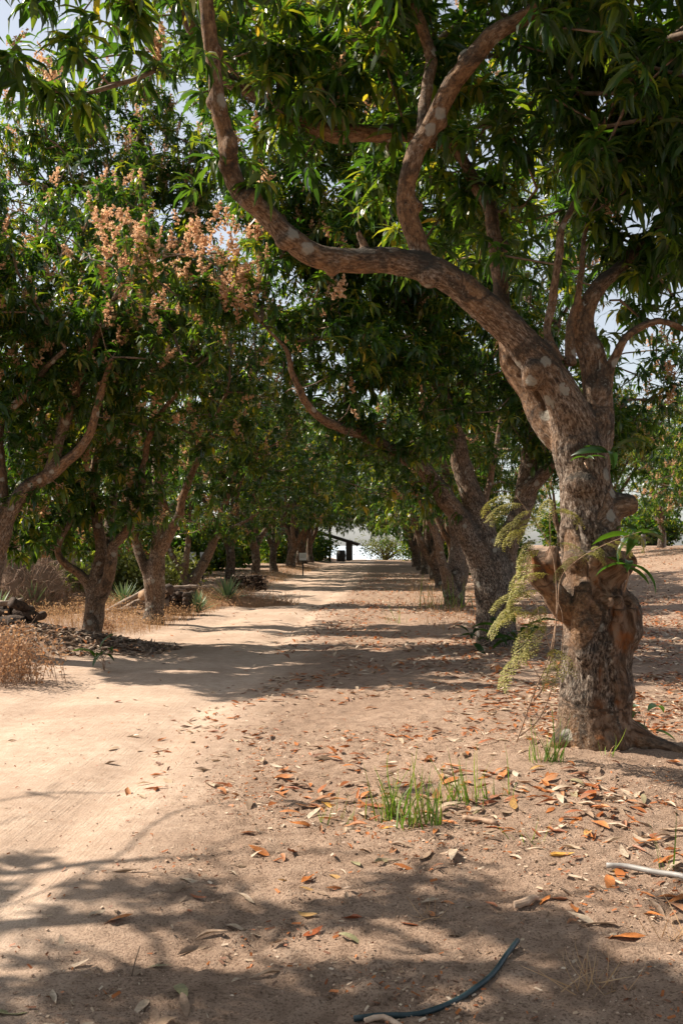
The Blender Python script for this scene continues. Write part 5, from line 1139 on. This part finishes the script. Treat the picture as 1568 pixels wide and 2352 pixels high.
log_pile(40, 1462, 0.1, 'blackened logs and roots heaped at the left edge', [(-0.35, 0, .18, 1.1, .17, .1, -.05, 'wood_dark'), (-0.1, .25, .4, 1.0, .16, -.3, .12, 'wood_dark'), (0.25, -.1, .14, .8, .13, .5, .15, 'wood_dark'), (-.5, .2, .62, 1.0, .06, .05, .1, 'wood_grey'), (0.1, .0, .55, .6, .10, 1.0, .4, 'wood_dark'), (.45, -.1, .08, .6, .08, -.4, .2, 'wood_dark'), (-.6, .1, .38, .8, .13, .2, 0, 'wood_dark'), (.3, .3, .3, .5, .1, 1.2, -.2, 'wood_dark'), (-.2, -.1, .66, .7, .035, .3, -.15, 'wood_grey')], ls=0.72)
log_pile(300, 1412, 0.1, 'grey slanted logs leaning behind the dry grass', [(0, 0, .28, 1.3, .06, .2, -.5, 'wood_grey'), (.15, .1, .22, 1.2, .07, .1, -.45, 'wood_grey'), (.4, .15, .36, .7, .11, 1.2, 0, 'wood_cut'), (.25, .3, .15, .9, .09, .3, -.1, 'wood_grey'), (-.1, -.2, .08, .8, .04, .4, -.1, 'wood_grey'), (.6, .2, .45, .6, .1, 1.3, 0, 'wood_dark')])
wl = []
for r_ in range(5):
    for c_ in range(6): wl.append((-.55 + c_ * .2 + .05 * (r_ % 2) + random.uniform(-.03, .03), random.uniform(-.1, .1), .08 + r_ * .155, .8, .085, 1.45 + random.uniform(-.15, .15), random.uniform(-.05, .05), 'wood_dark'))
for c_ in range(4): wl.append((-.3 + c_ * .22, -.1, .86 + .04 * c_, 1.0, .05, random.uniform(-.2, .3), random.uniform(-.1, .1), 'wood_grey' if c_ % 2 else 'wood_dark'))
log_pile(402, 1402, 0.1, 'dark stacked logs between the second and third left trees', wl, ls=0.6)
wl = []
for r_ in range(8):
    for c_ in range(9): wl.append((-1.0 + c_ * .25 + random.uniform(-.06, .06), random.uniform(-.15, .15), .07 + r_ * .115, .9, .06, 1.4 + random.uniform(-.3, .3), random.uniform(-.05, .05), random.choice(['wood_dark', 'wood_dark', 'wood_dark', 'twig', 'wood_grey'])))
log_pile(572, 1352, 0.08, 'long low woodpile beside the far left verge', wl, 'woodpile', 0.52)

def mound(u, v, z, rx, ry, h, n, label, name, mat, tm, cat, seed, stickout=0.0):
    b = G(u, v, z); b[2] = gz(b[0], b[1]); t = thing(name, label, cat, b); rs = np.random.default_rng(seed)
    a, e = np.meshgrid(np.linspace(0, 2 * np.pi, 28, endpoint=False), np.linspace(0, 1, 12)); rr = np.sin(e * np.pi / 2)
    X, Y = np.cos(a) * rr * rx, np.sin(a) * rr * ry; Z = h * np.cos(e * np.pi / 2) * (0.7 + 0.6 * fbm(X * 2 + seed, Y * 2, 1, 3)) - 0.05
    V = np.stack([X, Y, Z], -1).reshape(-1, 3); F = np.array([[i * 28 + j, i * 28 + (j + 1) % 28, (i + 1) * 28 + (j + 1) % 28, (i + 1) * 28 + j] for i in range(11) for j in range(28)])
    obj('core', make_mesh('core', V, F[:, ::-1], mat, {'tint': np.full(len(V), 0.35)}), t)
    aa = rs.uniform(0, 6.28, n); ee = rs.random(n) ** 0.6; r2 = np.sin(ee * np.pi / 2); x, y = np.cos(aa) * r2 * rx, np.sin(aa) * r2 * ry; zz = h * np.cos(ee * np.pi / 2) * (0.7 + 0.6 * fbm(x * 2 + seed, y * 2, 1, 3)) - 0.05
    V, F, T = scatter(tm, np.stack([x, y, zz], -1), rs, (0.6, 1.6), 0.9, 0.3)
    obj('straw', make_mesh('straw', V, F, mat, {'tint': T}, False), t)['kind'] = 'stuff'
HAY = [strip_template(trs, 0.3, 0.012, trs.uniform(0.5, 2), trs.uniform(0.5, 1.5)) for _ in range(8)]
mound(28, 1412, 0.1, 1.1, 1.2, 1.15, 2600, 'brown hay heap at the left edge behind the blackened logs', 'hay_heap', M['straw'], HAY, 'heap', 3)
mound(130, 1388, 0.1, 1.3, 1.3, 0.95, 2200, 'grey brush heap left of the looped limb tree', 'brush_heap', M['straw'], HAY, 'heap', 4)
mound(235, 1382, 0.1, 1.2, 1.1, 0.5, 1200, 'low brush heap behind the looped limb tree', 'brush_heap', M['straw'], HAY, 'heap', 6)
mound(560, 1385, 0.05, 1.3, 0.6, 0.22, 700, 'low heap of raked leaves at the far left verge', 'leaf_heap', M['weed'], HAY, 'heap', 5)

def shrub(u, v, z, rx, ry, h, n, label, mat='shrub', size=0.05, name='shrub', cat='shrub', loc=None, group=None, seed=None):
    b = G(u, v, z) if loc is None else np.array([loc[0], loc[1], 0.0]); b[2] = gz(b[0], b[1]); t = thing(name, label, cat, b, group); rs = np.random.default_rng(int(abs(b[0] * 31 + b[1] * 17)) if seed is None else seed)
    st = MB(); pos = []
    for k in range(26):
        a = rs.uniform(0, 6.28); e = rs.uniform(0, 1) ** 0.7; tip = np.array([math.cos(a) * rx * e, math.sin(a) * ry * e, h * rs.uniform(0.45, 1.0) * (1 - 0.45 * e * e)])
        p = np.array([[0, 0, 0], tip * 0.5 + rs.normal(size=3) * 0.08 + [0, 0, 0.1 * h], tip]); p2, r2 = resample(p, [0.018 * h, 0.01 * h, 0.004 * h], 0.12, 0.05, k); st.add(*tube(p2, r2, 5, False)); m = n // 26
        tt = rs.uniform(0.3, 1.05, m); pos.append(np.stack([np.interp(tt, np.linspace(0, 1, len(p2)), p2[:, i]) for i in range(3)], -1) + rs.normal(size=(m, 3)) * 0.14 * h)
    obj('stems', st.mesh('stems', M['twig']), t)['kind'] = 'stuff'
    lf = []
    for k in range(8):
        vv = []; q, _ = np.linalg.qr(trs.normal(size=(3, 3)))
        for j in range(5):
            c = trs.normal(size=3) * size * 1.6; q, _ = np.linalg.qr(trs.normal(size=(3, 3))); vv.append(np.array([[-1, 0, 0], [0, -.5, .1], [1, 0, 0], [0, .5, .1]]) * size * trs.uniform(.7, 1.3) @ q.T + c)
        lf.append((np.concatenate(vv), np.arange(20).reshape(5, 4), np.repeat(trs.random(5), 4)))
    V, F, T = scatter(lf, np.maximum(np.concatenate(pos), [-99, -99, 0.05]), rs, (0.7, 1.3), 1.0, 0.5)
    obj('foliage', make_mesh('foliage', V, F, M[mat], {'tint': T}, False), t)['kind'] = 'stuff'
    return t
shrub(310, 1385, 0.1, 1.0, 0.9, 1.25, 1300, 'olive green shrub between the first two left trees')
shrub(172, 1392, 0.1, 0.9, 0.7, 1.0, 420, 'sparse shrub with round olive leaves left of the looped limb')
shrub(405, 1368, 0.1, 0.9, 0.8, 1.1, 900, 'yellow green shrub behind the dark stacked logs')
shrub(286, 1352, 0.1, 0.7, 0.6, 1.6, 420, 'shrub with orange red leaves far behind the left row', 'redleaf', 0.06)
shrub(40, 1352, 0.1, 3.2, 1.8, 2.2, 2600, 'dark hedge like shrub behind the concrete bench', 'leaf', 0.10)
# scrub closing the view under the left rows and beyond the open floor
sb = shrub(0, 0, 0, 2.6, 1.8, 2.3, 2200, 'dense scrub far left behind the second row', 'leaf', 0.11, loc=(-16, 39), group='scrub behind the orchard', seed=9)
for i, (x, y, a, s_, lab) in enumerate([(-21, 37, 1, 1.1, 'dense scrub farthest left behind the orchard'), (-15.5, 47, 2, 1.2, 'dense scrub behind the white noticeboards'), (-19, 56, 3, 1.3, 'dense scrub left behind the noticeboards'), (-13.5, 57, 4, 1.2, 'dense scrub behind the far woodpile'), (-13, 68, 5, 1.3, 'dense scrub left of the far signboard'), (-9.6, 70, .5, 1.0, 'scrub under the dark trees left of the shelter'), (-17, 74, 1.5, 1.5, 'tall scrub behind the left rows'), (-26, 52, 2.5, 1.5, 'tall scrub at the far left'), (-10.5, 84, 3.5, 1.2, 'scrub beside the open shelter'), (-14, 84, 4.5, 1.4, 'scrub behind the dark trees on the left'), (4.5, 62, 1.2, .9, 'scrub behind the right row'), (4.8, 46, 2.4, .8, 'low scrub between the right row and the open floor'), (7, 74, 3.2, 1.3, 'scrub at the far end of the right row'), (13, 76, 4, 1.3, 'scrub beyond the open floor'), (20, 78, 5, 1.4, 'scrub behind the wire gate'), (27, 76, 6, 1.5, 'scrub beyond the right orchard'), (3.0, 82, .3, 1.0, 'scrub at the crest right of the track'), (-10.2, 27, .7, 1.0, 'leafy scrub behind the straight stemmed tree'), (-9.8, 33.5, 2.7, 1.1, 'leafy scrub behind the V forked tree'), (-9.6, 41, 3.9, 1.2, 'leafy scrub behind the far woodpile tree'), (-9.5, 49, 5.1, 1.2, 'leafy scrub left of the second signboard tree'), (-9.4, 58, 1.1, 1.2, 'leafy scrub behind the third signboard tree'), (-13.5, 31, 1.9, 1.3, 'leafy scrub between the second and third rows'), (-12.5, 24.5, 0.2, 1.0, 'leafy scrub left of the straight stemmed tree'), (-15.0, 27.5, 4.2, 1.3, 'leafy scrub above the concrete bench'), (-5.6, 76, 2.2, 0.9, 'dark scrub just left of the open shelter'), (-7.5, 81, 1.2, 1.1, 'dark scrub behind the thin pole'), (-6.8, 73, 0.2, 0.9, 'dark scrub between the last left trees'), (-11.5, 76, 0.9, 1.3, 'dark scrub farther left of the shelter'), (-7.6, 66, 4.2, 0.8, 'low scrub at the foot of the trees before the shelter')]):
    copy_tree(sb, lab, (x, y), a, s_, 'scrub behind the orchard')

M['concrete'] = plain_mat('old_concrete', (0.24, 0.22, 0.20), (0.42, 0.39, 0.35), 6, 0.9, 0.4, 0.01)
M['board'] = plain_mat('white_board', (0.62, 0.64, 0.64), (0.78, 0.79, 0.78), 5, 0.6, 0.1, 0.002)
M['dark_paint'] = plain_mat('dark_paint', (0.02, 0.02, 0.02), (0.05, 0.045, 0.04), 10, 0.7, 0.1)
M['blue'] = plain_mat('blue_plastic', (0.02, 0.14, 0.42), (0.04, 0.22, 0.55), 6, 0.45, 0.1, 0.002)
def bench():
    c = P(42, 1318, 25); b = np.array([c[0], 25, gz(c[0], 25)]); t = thing('concrete_bench', 'long low concrete bench at the left edge behind the hay heap', 'bench', b)
    h = c[2] - b[2]; obj('slab', bevel_box('slab', (2.4, 0.5, 0.09), M['concrete'], 0.015, (-0.3, 0, h)), t)
    for x in (-1.2, -.3, .6): obj('support', bevel_box('support', (0.16, 0.4, h - 0.05), M['concrete'], 0.01, (x, 0, (h - 0.05) / 2)), t)
bench()
def board(u0, u1, v0, v1, d, label, name='noticeboard', marks=()):
    a, c = P(u0, v0, d), P(u1, v1, d); x = (a[0] + c[0]) / 2; b = np.array([x, d, gz(x, d)]); t = thing(name, label, 'sign', b, None)
    w, hh, zc = abs(c[0] - a[0]), abs(a[2] - c[2]), (a[2] + c[2]) / 2 - b[2]
    p = obj('panel', bevel_box('panel', (w, 0.025, hh), M['board'], 0.004, (0, 0, zc)), t)
    if w > .5: ps = (-w * .42, w * .42)
    else: ps = (0,)
    for q in ps: obj('post', bevel_box('post', (0.06, 0.06, zc + hh * .4), M['dark_paint'], 0.006, (q, 0.05, (zc + hh * .4) / 2)), t)
    for (fx, fz, fw, fh) in marks: obj('mark', bevel_box('mark', (fw * w, 0.006, fh * hh), M['dark_paint'] if fh > .1 else M['concrete'], 0.001, (fx * w, -0.0155, zc + fz * hh)), p)
board(687, 704, 1270, 1287, 46, 'small square white signboard on a thin post beside the track', 'signboard', [(0, .22, .7, .05), (0, .05, .75, .05), (-.05, -.12, .6, .05)])
board(426, 450, 1268, 1287, 34, 'white noticeboard seen in the V fork of the left tree')
board(404, 422, 1285, 1315, 33, 'low white board with a small dark mark left of the V fork', marks=[(-.15, .12, .12, .22), (.12, .12, .12, .22)])
board(460, 471, 1268, 1296, 34.5, 'narrow white board right of the V fork stem')
def drum():
    c = P(176, 1312, 26); b = np.array([c[0], 26, gz(c[0], 26)]); z = np.array([0, .02, .3, .32, .34, .6, .62, .64, .92, .95]); r = np.array([.27, .29, .29, .305, .29, .29, .305, .29, .29, .26])
    V, F = tube(np.stack([0 * z, 0 * z, z], -1), r, 24)
    tag(obj('plastic_drum', make_mesh('plastic_drum', V, F, M['blue'], None, True), None, b), 'bright blue plastic drum half hidden behind the looped limb', 'drum')
drum()
# open shelter at the crest
def shelter():
    y = 84.0; x = P(801, 1250, y)[0]; b = np.array([x, y, gz(x, y)]); t = thing('open_shelter', 'dark open shelter with a sloping roof at the end of the track', 'shelter', b)
    obj('pillar', bevel_box('pillar', (0.5, 0.5, 1.75), M['dark_paint'], 0.02, (0, 0, 0.85)), t); obj('pillar', bevel_box('pillar', (0.5, 0.5, 2.6), M['dark_paint'], 0.02, (-4.2, 0, 1.25)), t)
    obj('pillar', bevel_box('pillar', (0.4, 0.4, 1.75), M['dark_paint'], 0.02, (0, 3.0, 0.85)), t)
    r = obj('roof', bevel_box('roof', (6.0, 4.4, 0.14), M['dark_paint'], 0.02), t, (-2.0, 1.5, 2.28), (0, R(17), 0))
    for k in range(5): obj('rafter', bevel_box('rafter', (5.8, 0.1, 0.12), M['dark_paint'], 0.01, (0, -1.8 + k * .9, -0.13)), r)
    c = P(783, 1290, 80); z = np.array([0, .05, .5, .85, .9]); V, F = tube(np.stack([0 * z, 0 * z, z], -1), np.array([.32, .36, .38, .34, .3]), 16)
    tag(obj('water_drum', make_mesh('water_drum', V, F, M['dark_paint']), None, (c[0], 80, gz(c[0], 80))), 'dark drum standing left of the shelter pillar', 'drum')
    c = P(757, 1290, 78); V, F = tube(np.array([[0, 0, -.3], [0.02, 0, 1.5], [0, 0, 3.2], [0.03, 0, 4.6]]), [.11, .10, .09, .08], 10)
    tag(obj('pole', make_mesh('pole', V, F, M['wood_dark']), None, (c[0], 78, gz(c[0], 78))), 'thin dark pole in front of the shelter', 'pole')
shelter()
sct = shrub(0, 0, 0, 3.4, 1.8, 2.9, 900, 'pale half bare scrub tree at the crest beside the shelter', 'shrub', 0.07, 'scrub_tree', 'tree', loc=(-0.2, 86.5), seed=77)
# wire gate beyond the open floor
def gate():
    y = 62.0; x = P(1500, 1210, y)[0]; b = np.array([x, y, gz(x, y)]); t = thing('wire_gate', 'small wire gate between two posts far right under the orchard trees', 'gate', b)
    for q in (-.62, .62): obj('post', bevel_box('post', (0.22, 0.22, 0.95), M['concrete'], 0.02, (q, 0, .45)), t)
    for z in (.2, .9): obj('rail', bevel_box('rail', (0.94, .03, .03), M['dark_paint'], .004, (0, 0, z)), t)
    for k in range(6): obj('bar', bevel_box('bar', (.015, .015, .68), M['dark_paint'], .002, (-.4 + k * .16, 0, .55)), t)
gate()
#print('TRIS', sum(sum(len(p.vertices) - 2 for p in m.polygons) if len(m.polygons) < 50 else len(m.loops) - 2 * len(m.polygons) for m in bpy.data.meshes))
